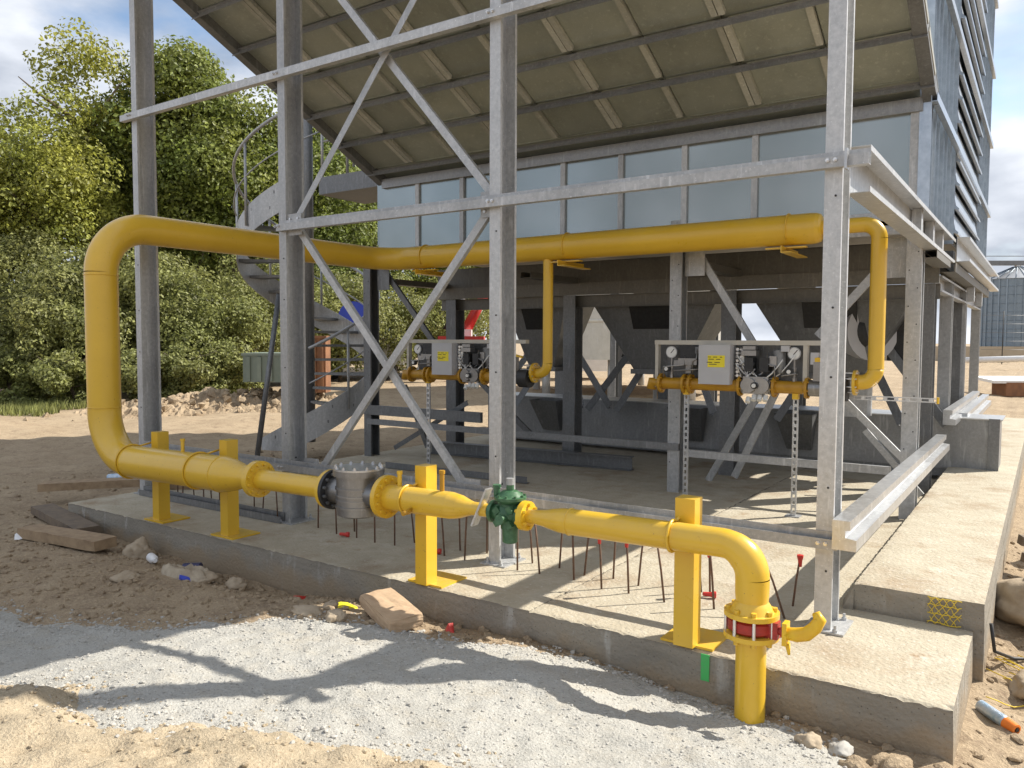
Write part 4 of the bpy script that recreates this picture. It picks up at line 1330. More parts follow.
# ------------------------------------------------------------------ conveyor trough, floor beams
T = thing('conveyor_trough', (-2.6, 5.65, 0), 'long grey box conveyor lying across the floor behind the columns', 'conveyor')
b = MB(); b.box((-2.83, 5.72, 0.405), (6.64, 0.55, 0.55)); b.build('casing', 'galv_mid', T)
b = MB()
b.box((0.445, 5.432, 0.41), (0.10, 0.03, 0.57)); b.build('end_flange', 'galv_dark', T)
b = MB(); b.box((-2.81, 5.72, 0.687), (6.66, 0.60, 0.012)); b.build('lid', 'galv_light', T)
b = MB(); b.box((-2.9, 5.66, 0.085), (6.4, 0.38, 0.09)); b.build('skid', 'galv_dark', T)
for x in (-5.0, -2.9, -1.55):
    b = MB()
    b.add([(x - 0.22, 5.44, 0.66), (x + 0.22, 5.44, 0.66), (x + 0.16, 5.44, 0.22), (x - 0.12, 5.44, 0.22), (x - 0.22, 5.16, 0.66), (x + 0.22, 5.16, 0.66), (x + 0.16, 5.38, 0.22), (x - 0.12, 5.38, 0.22)],
          [(4, 5, 6, 7), (0, 4, 7, 3), (1, 2, 6, 5), (3, 7, 6, 2)])
    b.build('inlet_chute', 'galv_dark', T)
MB().prism(isec(0.12, 0.16), (-5.85, 3.75, 0.085), (-3.05, 4.02, 0.085), (0, 1, 0)).build('loose_beam', 'galv_dark', label='long dark steel beam lying on the shaded floor', cat='steel beam')
MB().prism(lsec(0.06, 0.07), (-5.5, 2.50, 0.005), (-3.58, 2.60, 0.005), (0, 1, 0)).build('loose_angle', 'galv_dark', label='thin dark steel angle lying on the floor in front of the long beam', cat='steel angle')

# burner fans at the right
for x, y, lb in ((-0.85, 5.0, 'grey round burner fan behind the right-hand yellow drop pipe'),):
    T = thing('burner_fan', (x, y, 0.7), lb, 'burner')
    MB().lathe([(0, 0.2), (0, 0.32), (0.26, 0.32), (0.26, 0.18)], (x, y, 1.62), (0.75, -0.66, 0), 28).build('fan_casing', 'boxgrey', T)
    MB().lathe([(0.262, 0.20), (0.30, 0.16), (0.30, 0.02)], (x, y, 1.62), (0.75, -0.66, 0), 24).build('air_inlet', 'blackmetal', T)
    b = MB(); b.box((x + 0.5, y + 0.25, 1.55), (0.4, 0.4, 0.5)); b.build('motor', 'blackmetal', T)
    b = MB(); b.box((x, y, 1.0), (0.3, 0.3, 0.62)); b.build('pedestal', 'galv', T)
    b = MB(); b.box((x + 0.18, y - 0.17, 1.5), (0.07, 0.015, 0.06), Matrix.Rotation(R(-48), 3, 'Z')); b.build('badge', 'label', T)

# ------------------------------------------------------------------ spiral stair
SC = V((-8.08, 3.63, 0))
ST = thing('spiral_stair', SC, 'galvanised spiral stair winding up beside the building, left of the columns', 'stair')
MB().tube([SC, SC + V((0, 0, 8))], 0.08, 20).build('pole', 'galv_dark', ST)
fr = V((0.56, -0.83, 0)).normalized()          # towards the camera
def sp(phi, r, z):
    # phi 0 = front, growing to the right when seen from the front
    rt = V((0.83, 0.56, 0))
    d = fr * math.cos(phi) + rt * math.sin(phi)
    return SC + d * r + V((0, 0, z))
KZ = 0.52
PH0 = -0.45
PH1 = 4.2 * PI
tm = MB()
tm.add([(0.08, -0.03, 0), (0.08, 0.03, 0), (0.975, 0.17, 0), (0.975, -0.17, 0), (0.08, -0.03, -0.035), (0.08, 0.03, -0.035), (0.975, 0.17, -0.04), (0.975, -0.17, -0.04)],
       [(0, 3, 2, 1), (4, 5, 6, 7), (0, 1, 5, 4), (1, 2, 6, 5), (2, 3, 7, 6), (3, 0, 4, 7)])
tme = tm.mesh('tread', 'galv_dark')
nt = int((PH1 - PH0) * KZ / 0.205)
for k in range(1, nt):
    z = 0.205 * k
    phi = z / KZ + PH0
    if 2.1 * PI < phi < 2.7 * PI:
        continue
    o = obj('tread', tme, ST)
    d = sp(phi, 1, 0) - SC
    o.location = SC + V((0, 0, z))
    o.rotation_euler = (0, 0, math.atan2(d.y, d.x))
def helix(r0, r1, z0, z1, p0, p1, name, mat):
    b = MB()
    n = int((p1 - p0) * 24)
    vs, fs = [], []
    for i in range(n + 1):
        phi = p0 + (p1 - p0) * i / n
        z = (phi - PH0) * KZ
        vs += [sp(phi, r0, max(z + z0, 0)), sp(phi, r1, max(z + z0, 0)), sp(phi, r1, z + z1), sp(phi, r0, z + z1)]
    for i in range(n):
        a, c = i * 4, i * 4 + 4
        for k in range(4):
            fs.append((a + k, a + (k + 1) % 4, c + (k + 1) % 4, c + k))
    fs += [(0, 3, 2, 1), (n * 4, n * 4 + 1, n * 4 + 2, n * 4 + 3)]
    b.add(vs, fs, False)
    return b.build(name, mat, ST)
helix(0.975, 0.987, -0.24, 0.16, PH0, 2.05 * PI, 'stringer', 'galv')
helix(0.975, 0.987, -0.24, 0.16, 2.75 * PI, PH1, 'stringer', 'galv')
b = MB()
b.tube([sp(p0, 1.01, (p0 - PH0) * KZ + 1.02) for p0 in [0.25 + (PH1 - 0.4) * i / 150 for i in range(151)]], 0.022, 8)
b.build('handrail', 'galv', ST)
for k in range(1, int(PH1 / 0.8)):
    phi = 0.8 * k
    MB().tube([sp(phi, 1.005, (phi - PH0) * KZ - 0.1), sp(phi, 1.005, (phi - PH0) * KZ + 1.02)], 0.018, 8).build('baluster', 'galv', ST)
MB().tube([sp(p0, 1.01, (p0 - PH0) * KZ + 0.55) for p0 in [0.25 + (PH1 - 0.4) * i / 150 for i in range(151)]], 0.011, 6).build('mid_rail', 'galv', ST)
b = MB(); b.box((-7.0, 4.0, 3.68), (1.5, 0.9, 0.24)); b.build('landing', 'galv_dark', ST)
for x in (-7.7, -7.2, -6.7):
    MB().tube([(x, 3.57, 3.80), (x, 3.57, 4.8)], 0.02, 8).build('landing_post', 'galv', ST)
MB().tube([(-7.7, 3.57, 4.8), (-6.35, 3.57, 4.8)], 0.02, 8).build('landing_rail', 'galv', ST)
MB().tube([(-7.7, 3.57, 4.3), (-6.35, 3.57, 4.3)], 0.014, 8).build('landing_rail', 'galv', ST)
MB().tube([(-7.82, 2.88, 2.12), (-7.75, 2.42, -0.12)], 0.045, 4).build('leaning_prop', 'galv_dark', label='grey steel prop leaning on the spiral stair', cat='prop')

# ------------------------------------------------------------------ starter bars
rods = [(-1.938, -0.023), (-1.945, 0.172), (-1.776, -0.005), (-1.743, 0.184), (-1.533, 0.013), (-1.528, 0.135), (-1.307, -0.045), (-1.343, 0.178),
        (-1.136, -0.025), (-1.154, 0.141), (-0.894, -0.056), (-0.958, 0.278), (-0.789, 0.249), (-0.718, 0.202), (-0.244, 0.066), (-0.27, 0.30),
        (-2.551, -0.022), (-2.543, 0.145), (-2.37, -0.028), (-2.339, 0.19), (-4.655, 0.088), (-4.311, -0.026), (-3.897, 0.034), (-3.625, -0.024), (-3.566, 0.109),
        (-3.411, -0.021), (-3.2, -0.042), (-3.025, -0.017), (-2.958, 0.128), (-5.898, 0.09), (-5.946, 0.172), (-5.771, 0.18), (-5.347, -0.005), (-5.439, 0.139),
        (-5.123, 0.002), (-5.262, 0.158), (-4.878, 0.176), (-0.62, 0.0)]
ORD = ['first', 'second', 'third', 'fourth', 'fifth', 'sixth', 'seventh', 'eighth', 'ninth', 'tenth', 'eleventh', 'twelfth', 'thirteenth', 'fourteenth', 'fifteenth', 'sixteenth',
       'seventeenth', 'eighteenth', 'nineteenth', 'twentieth', 'twenty-first', 'twenty-second', 'twenty-third', 'twenty-fourth']
capped = {6: 1, 8: 1, 13: 1, 15: 1, 21: 1}
lean = {0: (0.0, 0), 2: (-0.05, 0.02), 10: (-0.05, 0.0), 14: (-0.16, 0.05)}
cap_lab = {6: 'red capped rusty rod, left of the two right of the green valve', 8: 'red capped rusty rod, right of the two right of the green valve',
           13: 'red capped rusty rod just right of the wide pipe stand', 15: 'red capped rusty rod between the red valve and the corner column', 21: 'red capped rusty rod near the thin pipe left of the grey filter'}
for i, (x, y) in enumerate(rods):
    h = 0.31 + 0.03 * rnd.random() if i not in (13, 15) else 0.28
    lx, ly = lean.get(i, (rnd.uniform(-0.03, 0.03), rnd.uniform(-0.03, 0.03)))
    front = y < 0.08
    row = sorted(q[0] for q in rods if (q[1] < 0.08) == front)
    lb = 'thin rusty starter bar, %s from the left in the %s row' % (ORD[row.index(x)], 'front' if front else 'back')
    if i == 14:
        lb = 'thin rusty starter bar leaning left behind the red valve'
    o = MB().tube([(x, y, -0.02), (x + lx * 0.5, y + ly * 0.5, h * 0.55), (x + lx, y + ly, h)], 0.0062, 6).build('starter_bar', 'rod',
        label=cap_lab.get(i, lb), cat='steel rod', group='starter bars standing in the slab' )
    if i in capped:
        MB().lathe([(-0.055, 0.010), (-0.02, 0.012), (0.0, 0.018), (0.012, 0.018), (0.014, 0.003)], (x + lx, y + ly, h), (0, 0, 1), 10).build('safety_cap', 'redplastic', o)
for x, y, lb in ((-5.93, 0.13, 'red plastic cap lying by the rods near the far left stand'), (-3.50, -0.05, 'red plastic clip lying under the grey filter'), (-0.70, 0.17, 'red plastic cap lying right of the wide stand'),
                 (-2.62, -0.02, 'red plastic scrap lying by the floor rail under the filter flange')):
    MB().lathe([(-0.05, 0.006), (-0.045, 0.012), (0.0, 0.014), (0.01, 0.02), (0.028, 0.02), (0.03, 0.004)], (x, y, 0.02), (0.9, 0.3, 0.0), 10).build('plastic_clip', 'redplastic', label=lb, cat='plastic clip', group='red plastic clips on the slab')

# ------------------------------------------------------------------ loose things on the ground
def plank(x0, y0, x1, y1, w, h, z, mat, lb, dz=0):
    b = MB()
    p0, p1 = V((x0, y0, z)), V((x1, y1, z + dz))
    d = (p1 - p0)
    n = 8
    z_ax = d.normalized()
    s = V((-z_ax.y, z_ax.x, 0)).normalized()
    up = z_ax.cross(s) * -1
    if up.z < 0:
        up = -up
    vs, fs = [], []
    for i in range(n + 1):
        c = p0 + d * i / n
        j = 0.006
        for a, e in ((-1, 0), (1, 0), (1, 1), (-1, 1)):
            vs.append(c + s * (a * w / 2 + rnd.uniform(-j, j)) + up * (e * h + rnd.uniform(-j, j) * 0.5))
    for i in range(n):
        for k in range(4):
            fs.append((i * 4 + k, i * 4 + (k + 1) % 4, i * 4 + 4 + (k + 1) % 4, i * 4 + 4 + k))
    fs += [(0, 3, 2, 1), (n * 4, n * 4 + 1, n * 4 + 2, n * 4 + 3)]
    b.add(vs, fs)
    return b.build('timber_plank', mat, label=lb, cat='plank', group='timber planks at the end of the slab')
plank(-7.45, -0.42, -6.0, 1.15, 0.19, 0.075, -0.02, 'wood', 'long pale plank lying across the left end of the slab', 0.03)
plank(-6.38, 0.33, -6.0, 0.62, 0.16, 0.07, 0.001, 'wood', 'short pale plank beside the foot of the far left column')
plank(-7.4, 1.05, -6.5, 1.75, 0.18, 0.08, -0.04, 'wood', 'short plank behind the long one, under the bent pipe')
plank(-7.0, -0.62, -5.75, -0.84, 0.20, 0.07, -0.15, 'wood_dark', 'dark wet plank lying against the slab corner')
plank(-6.15, -1.12, -5.20, -0.98, 0.20, 0.08, -0.15, 'wood', 'pale plank lying nearest the camera left of the slab')

def rock(x, y, r, sc, lb, mat='rock', z=None, name='rock', group='rocks lying around the slab', seed=0, cat='rock'):
    bm = bmesh.new()
    bmesh.ops.create_icosphere(bm, subdivisions=4, radius=1)
    for v in bm.verts:
        n = 1 + 0.32 * noise.noise(v.co * 1.3 + V((seed * 7.1, 0, 0))) + 0.12 * noise.noise(v.co * 3.7 + V((0, seed * 3.3, 0))) + 0.07 * noise.noise(v.co * 8 + V((seed, 0, 0))) + 0.04 * noise.noise(v.co * 19)
        # knock flat facets
        for a in range(4):
            d = V((math.sin(seed + a * 2.1), math.cos(seed * 1.7 + a), math.sin(a * 1.3 + seed * 0.6))).normalized()
            k = v.co.dot(d)
            if k > 0.72:
                n *= 1 - (k - 0.72) * 0.75
        v.co = V((v.co.x * sc[0], v.co.y * sc[1], v.co.z * sc[2])) * r * n
    me = bpy.data.meshes.new(name)
    bm.to_mesh(me)
    bm.free()
    me.materials.append(M[mat])
    for p_ in me.polygons:
        p_.use_smooth = True
    zz_ = ground_z(x, y) + r * sc[2] * 0.32 if z is None else z
    return obj(name, me, None, loc=(x, y, zz_), rot=(0, 0, seed * 1.3), label=lb, cat=cat, group=group)
rock(-5.02, -0.80, 0.11, (1, 0.9, 0.95), 'round rock against the slab left of the yellow stands', seed=1)
rock(-3.78, -0.83, 0.075, (1, 1, 0.75), 'small round rock near the slab below the thick pipe', seed=2)
rock(-3.95, -0.97, 0.085, (1.2, 1, 0.55), 'flat rock half buried in dirt below the thick pipe', seed=3)
rock(-4.35, -1.30, 0.09, (1.2, 0.9, 0.35), 'flat buried rock in the shaded dirt', seed=4)
rock(-2.33, -1.25, 0.06, (1.1, 0.9, 0.75), 'sandy lump just left of the sunlit stone block', seed=5)
rock(-2.62, -1.02, 0.05, (1.1, 0.9, 0.6), 'pale pebble behind the sunlit stone block', seed=6)
rock(-2.56, -1.24, 0.075, (1.6, 0.9, 0.4), 'long sandy lump left of the sunlit stone block', seed=12)
rock(0.95, 1.70, 0.34, (1.0, 1.0, 0.75), 'largest boulder beside the raised slab end', seed=7)
rock(0.90, 0.62, 0.16, (1.2, 1.0, 0.55), 'dirt covered rock beside the lower slab end', seed=8)
rock(1.05, 0.25, 0.12, (1.3, 0.8, 0.5), 'rock above the spray can', seed=9)
rock(0.10, -0.84, 0.055, (1, 1, 0.9), 'sandy stone at the gravel edge under the slab face', seed=10)
rock(0.22, -0.80, 0.07, (1.0, 0.7, 0.5), 'grey stone at the gravel edge under the slab face', 'pebble', seed=11)
rock(0.42, -0.86, 0.09, (1.2, 0.9, 0.6), 'brown clod near the front corner of the slab', 'dirt', seed=13)
rock(0.31, -0.95, 0.06, (1.2, 0.9, 0.6), 'small brown clod below the front corner of the slab', 'dirt', seed=14)
# sandy block lying in the sun
bl = MB()
rm = Matrix.Rotation(R(-28), 3, 'Z') @ Matrix.Rotation(R(-6), 3, 'Y')
bm_ = bmesh.new()
bmesh.ops.create_cube(bm_, size=1)
bmesh.ops.subdivide_edges(bm_, edges=bm_.edges[:], cuts=6, use_grid_fill=True)
for v in bm_.verts:
    n = 0.005 * noise.noise(v.co * 4) + 0.004 * noise.noise(v.co * 13)
    l = max(abs(v.co.x), abs(v.co.y), abs(v.co.z))
    rr_ = 1 - 0.06 * (v.co.length / 0.866) ** 6
    v.co = V((v.co.x * 0.42, v.co.y * 0.20, v.co.z * 0.075)) * rr_ + v.normal * n
me = bpy.data.meshes.new('stone_block')
bm_.to_mesh(me); bm_.free()
me.materials.append(M['block'])
obj('stone_block', me, None, loc=(-2.10, -1.05, ground_z(-2.1, -1.05) + 0.065), rot=(R(4), R(5), R(-22)), label='sunlit sandy stone block lying at the edge of the gravel', cat='stone block')

def bottle(p, d, r, ln, mat, capmat, lb, name='plastic_bottle', cat='bottle'):
    T = thing(name, p, lb, cat)
    MB().lathe([(0, r * 0.8), (0.01, r), (ln * 0.62, r), (ln * 0.8, r * 0.55), (ln * 0.88, r * 0.38), (ln * 0.9, r * 0.38)], p, d, 16).build('body', mat, T)
    MB().lathe([(ln * 0.9, r * 0.45), (ln, r * 0.45), (ln, r * 0.05)], p, d, 12).build('cap', capmat, T)
gz = ground_z
# spray can by the slab end
T = thing('spray_can', (0.82, -0.02, gz(0.82, 0.0)), 'silver spray can with orange top lying in the dirt right of the slab', 'spray can')
p0 = V((0.665, 0.11, gz(0.70, 0.06) + 0.04)); d0 = V((0.75, -0.62, -0.12)).normalized()
MB().lathe([(0, 0.025), (0.005, 0.029), (0.135, 0.029), (0.145, 0.026)], p0, d0, 20).build('can_body', 'can', T)
MB().lathe([(0.145, 0.028), (0.205, 0.025), (0.208, 0.016), (0.197, 0.014)], p0, d0, 18).build('nozzle_cap', 'orange', T)
MB().lathe([(0.198, 0.011), (0.2095, 0.009)], p0, d0, 10).build('nozzle', 'blackmetal', T)
bottle(V((-8.3, 0.72, gz(-8.3, 0.7) + 0.05)), V((0.8, 0.6, 0.05)), 0.045, 0.34, 'can', 'blue', 'crushed blue and clear water bottle in the shaded dirt at left')
bottle(V((-4.78, -0.86, gz(-4.78, -0.86) + 0.04)), V((0.8, -0.3, 0.05)), 0.035, 0.17, 'white', 'white', 'small white bottle lying against the slab')
T = thing('drink_can', (-4.35, -0.85, gz(-4.35, -0.85)), 'dark blue can lying open end forward by the slab', 'can')
MB().lathe([(0, 0.034), (0.012, 0.036), (0.13, 0.036), (0.135, 0.03)], (-4.35, -0.86, gz(-4.35, -0.86) + 0.05), (0.85, 0.5, 0.05), 18).build('can_body', 'navy', T)
MB().lathe([(-0.001, 0.028), (-0.002, 0.01)], (-4.35, -0.86, gz(-4.35, -0.86) + 0.05), (0.85, 0.5, 0.05), 18).build('can_opening', 'blackmetal', T)
# rag / torn sack
b = MB()
n = 26
vs, fs = [], []
for j in range(n + 1):
    for i in range(n + 1):
        u, w = i / n - 0.5, j / n - 0.5
        x, y = -4.12 + u * 0.50, -0.97 + w * 0.30
        rr_ = math.hypot(u, w)
        z = gz(x, y) + 0.012 + 0.05 * abs(fbm(u * 5, w * 5, 2, 4)) + 0.05 * math.exp(-((rr_ - 0.33) / 0.09) ** 2)
        if rr_ > 0.47 + 0.06 * fbm(u * 3, w * 3, 9):
            z = gz(x, y) - 0.03
        vs.append((x, y, z))
for j in range(n):
    for i in range(n):
        a = j * (n + 1) + i
        fs.append((a, a + 1, a + n + 2, a + n + 1))
b.add(vs, fs, True)
b.build('torn_sack', 'rag', label='crumpled dusty sack on the dirt beside the slab', cat='sack')
# small litter
for i, (x, y, m, s, lb) in enumerate(((-5.62, -0.86, 'white', 0.045, 'white scrap on the dirt between the two near planks'), (-6.1, -1.2, 'white', 0.05, 'pale crumpled scrap at the end of the near plank'),
                                  (-4.0, -1.08, 'blue', 0.04, 'small blue scrap in front of the crumpled sack'), (-3.05, -0.88, 'redplastic', 0.045, 'red scrap against the slab in shade'),
                                  (-2.62, -0.9, 'label', 0.055, 'yellow plastic scrap behind the sunlit block'), (-1.88, -0.78, 'redplastic', 0.04, 'red scrap in the gap right of the sunlit block'),
                                  (1.35, 2.2, 'white', 0.05, 'white scrap on the dirt above the boulder'))):
    b = MB()
    z = gz(x, y)
    vs = [(x + rnd.uniform(-s, s), y + rnd.uniform(-s, s), z + rnd.uniform(0.01, 0.05)) for _ in range(5)] + [(x + rnd.uniform(-s, s) * 1.3, y + rnd.uniform(-s, s) * 1.3, z - 0.005) for _ in range(5)]
    bmx = bmesh.new()
    for q in vs:
        bmx.verts.new(q)
    bmesh.ops.convex_hull(bmx, input=bmx.verts)
    loose = [v for v in bmx.verts if not v.link_faces]
    for v in loose:
        bmx.verts.remove(v)
    me = bpy.data.meshes.new('litter_scrap'); bmx.to_mesh(me); bmx.free(); me.materials.append(M[m])
    obj('litter_scrap', me, None, label=lb, cat='litter')
# yellow netting: on the step face and tangled on the dirt
b = MB()
for k in range(-3, 6):
    for sg in (-1, 1):
        pts = []
        for q in range(9):
            t = q / 8
            x_ = 0.40 + 0.035 * k + sg * 0.10 * t + (0.10 if sg < 0 else 0) + rnd.uniform(-0.004, 0.004)
            if 0.395 < x_ < 0.555:
                pts.append((x_, 0.434 + rnd.uniform(-0.004, 0.002), 0.146 - 0.142 * t))
        if len(pts) > 2:
            b.tube(pts, 0.002, 5)
for z_ in (0.143, 0.105, 0.06, 0.012):
    b.tube([(0.395 + 0.02 * q, 0.431, z_ + rnd.uniform(-0.006, 0.006)) for q in range(9)], 0.0025, 5)
b.build('warning_net', 'string', label='yellow warning net hanging on the riser of the raised slab', cat='net')
b = MB()
for k in range(16):
    pts = []
    x, y = rnd.uniform(0.66, 1.0), rnd.uniform(0.45, 1.0)
    a = rnd.uniform(-0.9, 0.2)
    for q in range(9):
        pts.append((x, y, gz(x, y) + 0.012 + 0.02 * rnd.random()))
        a += rnd.uniform(-0.5, 0.5)
        x += 0.06 * math.cos(a); y += 0.06 * math.sin(a)
        x = max(x, 0.67)
    b.tube(pts, 0.003, 5)
b.build('tangled_net', 'string', label='yellow net strands tangled on the dirt beside the slab end', cat='net')
b = MB()
b.tube([(0.68, 0.62, 0.0), (0.70, 0.63, -0.15), (0.78, 0.9, gz(0.78, 0.9) + 0.02), (1.0, 1.1, gz(1.0, 1.1) + 0.03), (1.4, 1.3, gz(1.4, 1.3) + 0.02)], 0.010, 6)
b.build('cable', 'blackmetal', label='dark cable trailing from the raised slab corner over the dirt', cat='cable')
# dark offcuts by the right edge
for i, (x, y, z, a, lb) in enumerate(((0.95, 3.0, -0.05, 20, 'upper dark timber offcut stacked beside the raised slab'), (0.98, 2.75, -0.14, -15, 'lower dark timber offcut stacked beside the raised slab'), (1.0, 3.7, -0.02, 70, 'dark timber offcut standing furthest back by the slab'))):
    b = MB(); b.box((x, y, z), (0.42, 0.10, 0.07), Matrix.Rotation(R(a), 3, 'Z') @ Matrix.Rotation(R(8), 3, 'Y')); b.build('timber_offcut', 'wood_dark', label=lb, cat='timber offcut', group='dark timber offcuts by the raised slab')

# ------------------------------------------------------------------ trees and bushes
def crown_mesh(name, seed, rx, ry, rz, lobes, per, leaf, mat, sparse=0.0):
    rn = random.Random(seed)
    b_v, b_f = [], []
    for l in range(lobes):
        # lobe centres fill an egg-shaped volume
        while True:
            p = V((rn.uniform(-1, 1), rn.uniform(-1, 1), rn.uniform(-1, 1)))
            if 0.15 < p.length < 1:
                break
        wz = 1 - 0.45 * max(0, p.z)
        c = V((p.x * rx * 0.78 * wz, p.y * ry * 0.78 * wz, p.z * rz * 0.82))
        lr = min(rx, rz) * rn.uniform(0.20, 0.36)
        m = int(per * (lr / (min(rx, rz) * 0.28)) ** 2)
        for _ in range(m):
            d = V((rn.gauss(0, 1), rn.gauss(0, 1), rn.gauss(0, 1))).normalized()
            rad = lr * (0.55 + 0.5 * rn.random() ** 0.6)
            q = c + V((d.x, d.y, d.z * 0.8)) * rad
            nrm = (d + V((rn.gauss(0, 0.6), rn.gauss(0, 0.6), rn.gauss(0, 0.6) + 0.35))).normalized()
            t = nrm.cross(V((rn.gauss(0, 1), rn.gauss(0, 1), rn.gauss(0, 1)))).normalized()
            s = nrm.cross(t)
            L_ = leaf * rn.uniform(0.6, 1.4)
            w = L_ * 0.62
            k = len(b_v)
            b_v += [tuple(q - t * L_ * 0.5), tuple(q + s * w * 0.5 + nrm * L_ * 0.08), tuple(q + t * L_ * 0.5), tuple(q - s * w * 0.5 + nrm * L_ * 0.08)]
            b_f.append((k, k + 1, k + 2, k + 3))
    me = bpy.data.meshes.new(name)
    me.from_pydata(b_v, [], b_f)
    me.materials.append(M[mat])
    me.update()
    return me

def wood_mesh(name, seed, h, r, crown_r, nl):
    rn = random.Random(seed)
    b = MB()
    pts = [(rn.uniform(-1, 1) * 0.12 * k, rn.uniform(-1, 1) * 0.12 * k, h * k / 5) for k in range(6)]
    pts[0] = (0, 0, -0.3)
    b.tube(pts, [r * (1 - 0.15 * k) for k in range(6)], 9)
    t = MB()
    for k in range(nl):
        i = rn.randint(2, 5)
        p = V(pts[i])
        a = rn.uniform(0, 6.28)
        e = rn.uniform(0.3, 1.1)
        ln = crown_r * rn.uniform(0.45, 0.8)
        d = V((math.cos(a) * math.cos(e), math.sin(a) * math.cos(e), math.sin(e)))
        q = [p + d * ln * s_ + V((rn.uniform(-1, 1), rn.uniform(-1, 1), 0.3)) * 0.12 * s_ * ln * 0.4 for s_ in (0, 0.35, 0.7, 1.0)]
        t.tube(q, [r * 0.42, r * 0.3, r * 0.17, r * 0.06], 6)
    return b.mesh('trunk', 'bark'), t.mesh('limbs', 'bark')

crowns = {
    'dense': crown_mesh('crown', 11, 3.0, 3.0, 4.0, 85, 430, 0.135, 'leaf_green'),
    'dense2': crown_mesh('crown', 12, 3.2, 3.0, 3.6, 80, 440, 0.135, 'leaf_green'),
    'loose': crown_mesh('crown', 13, 2.3, 2.3, 4.3, 44, 130, 0.14, 'leaf_yellow'),
    'yellow': crown_mesh('crown', 14, 3.0, 3.0, 3.4, 70, 360, 0.13, 'leaf_yellow'),
    'bush': crown_mesh('crown', 15, 2.0, 2.0, 1.8, 60, 330, 0.09, 'leaf_bush'),
    'bush2': crown_mesh('crown', 16, 2.1, 2.1, 1.6, 60, 330, 0.085, 'leaf_bush'),
    'low': crown_mesh('crown', 17, 1.5, 1.5, 0.9, 40, 240, 0.085, 'leaf_bush'),
}
woods = [wood_mesh('trunk', 30 + k, 7.5, 0.20, 3.0, 16) for k in range(3)]
bwood = wood_mesh('stem', 41, 2.0, 0.07, 1.5, 12)
CAMP = V((0.8786, -4.2284, 1.5))
def dpos(px, D):
    q = CAMP + f_ * D + r_ * ((px - 512) / 785 * D)
    return q.x, q.y
kinds = {'dense': 'dense dark green tree', 'dense2': 'broad dark green tree', 'loose': 'tall loose yellow-green tree', 'yellow': 'yellowing broad tree', 'bush': 'rounded bright green bush', 'bush2': 'spreading pale bush', 'low': 'low scrubby bush'}
where = {}
def tree(kind, px, D, zc, s=1.0, rz=0.0, lb=''):
    x, y = dpos(px, D)
    z0 = gbase(x, y)
    bush = kind in ('bush', 'bush2', 'low')
    T = thing('bush' if bush else 'tree', (x, y, z0), lb, 'bush' if bush else 'tree', 'bushes along the edge of the site' if bush else 'trees behind the site', local=True, rotz=rz)
    cr = obj('crown', crowns[kind], T, loc=(0, 0, zc), kind='stuff')
    cr.scale = (s, s, s)
    tm_, lm_ = bwood if bush else woods[int(rz * 10) % 3]
    w = obj('stem' if bush else 'trunk', tm_, T, loc=(0, 0, 0))
    l = obj('branches' if bush else 'limbs', lm_, T, loc=(0, 0, 0))
    k = (zc + 1.0) / (7.5 if not bush else 2.0) * (0.85 if not bush else 0.7)
    for o in (w, l):
        o.scale = (max(0.8, k), max(0.8, k), k)
    return T
tree('yellow', -25, 25, 6.0, 1.0, 0.3, 'yellowing tree at the far left edge of the picture')
tree('yellow', 45, 24, 5.9, 0.95, 1.1, 'yellowing broad tree left of the bent pipe top')
tree('loose', 95, 26, 8.5, 1.0, 0.7, 'tall loose tree whose thin top stands highest against the sky')
tree('dense2', 128, 29, 7.0, 1.0, 2.1, 'dark green tree just left of the far left column')
tree('dense', 185, 27, 7.6, 1.05, 0.2, 'dense green tree right of the far left column, tallest there')
tree('dense2', 243, 27, 7.0, 1.0, 1.4, 'dense green tree behind the upper part of the spiral stair')
tree('dense', 310, 30, 6.0, 1.0, 2.6, 'dense tree behind the second column')
tree('dense2', 370, 33, 6.0, 1.0, 0.9, 'dense tree seen under the left end of the header pipe')
tree('dense', 430, 36, 6.0, 1.0, 1.9, 'dense tree seen beneath the building left of the middle column')
tree('dense2', 490, 40, 6.0, 1.0, 2.9, 'dense tree furthest back, seen beneath the building behind the red boom')
tree('dense2', 205, 33, 4.2, 1.0, 0.5, 'dark tree filling the gap behind the bushes between the two left columns')
tree('yellow', -80, 27, 6.0, 1.0, 2.0, 'yellowing tree beyond the left edge')
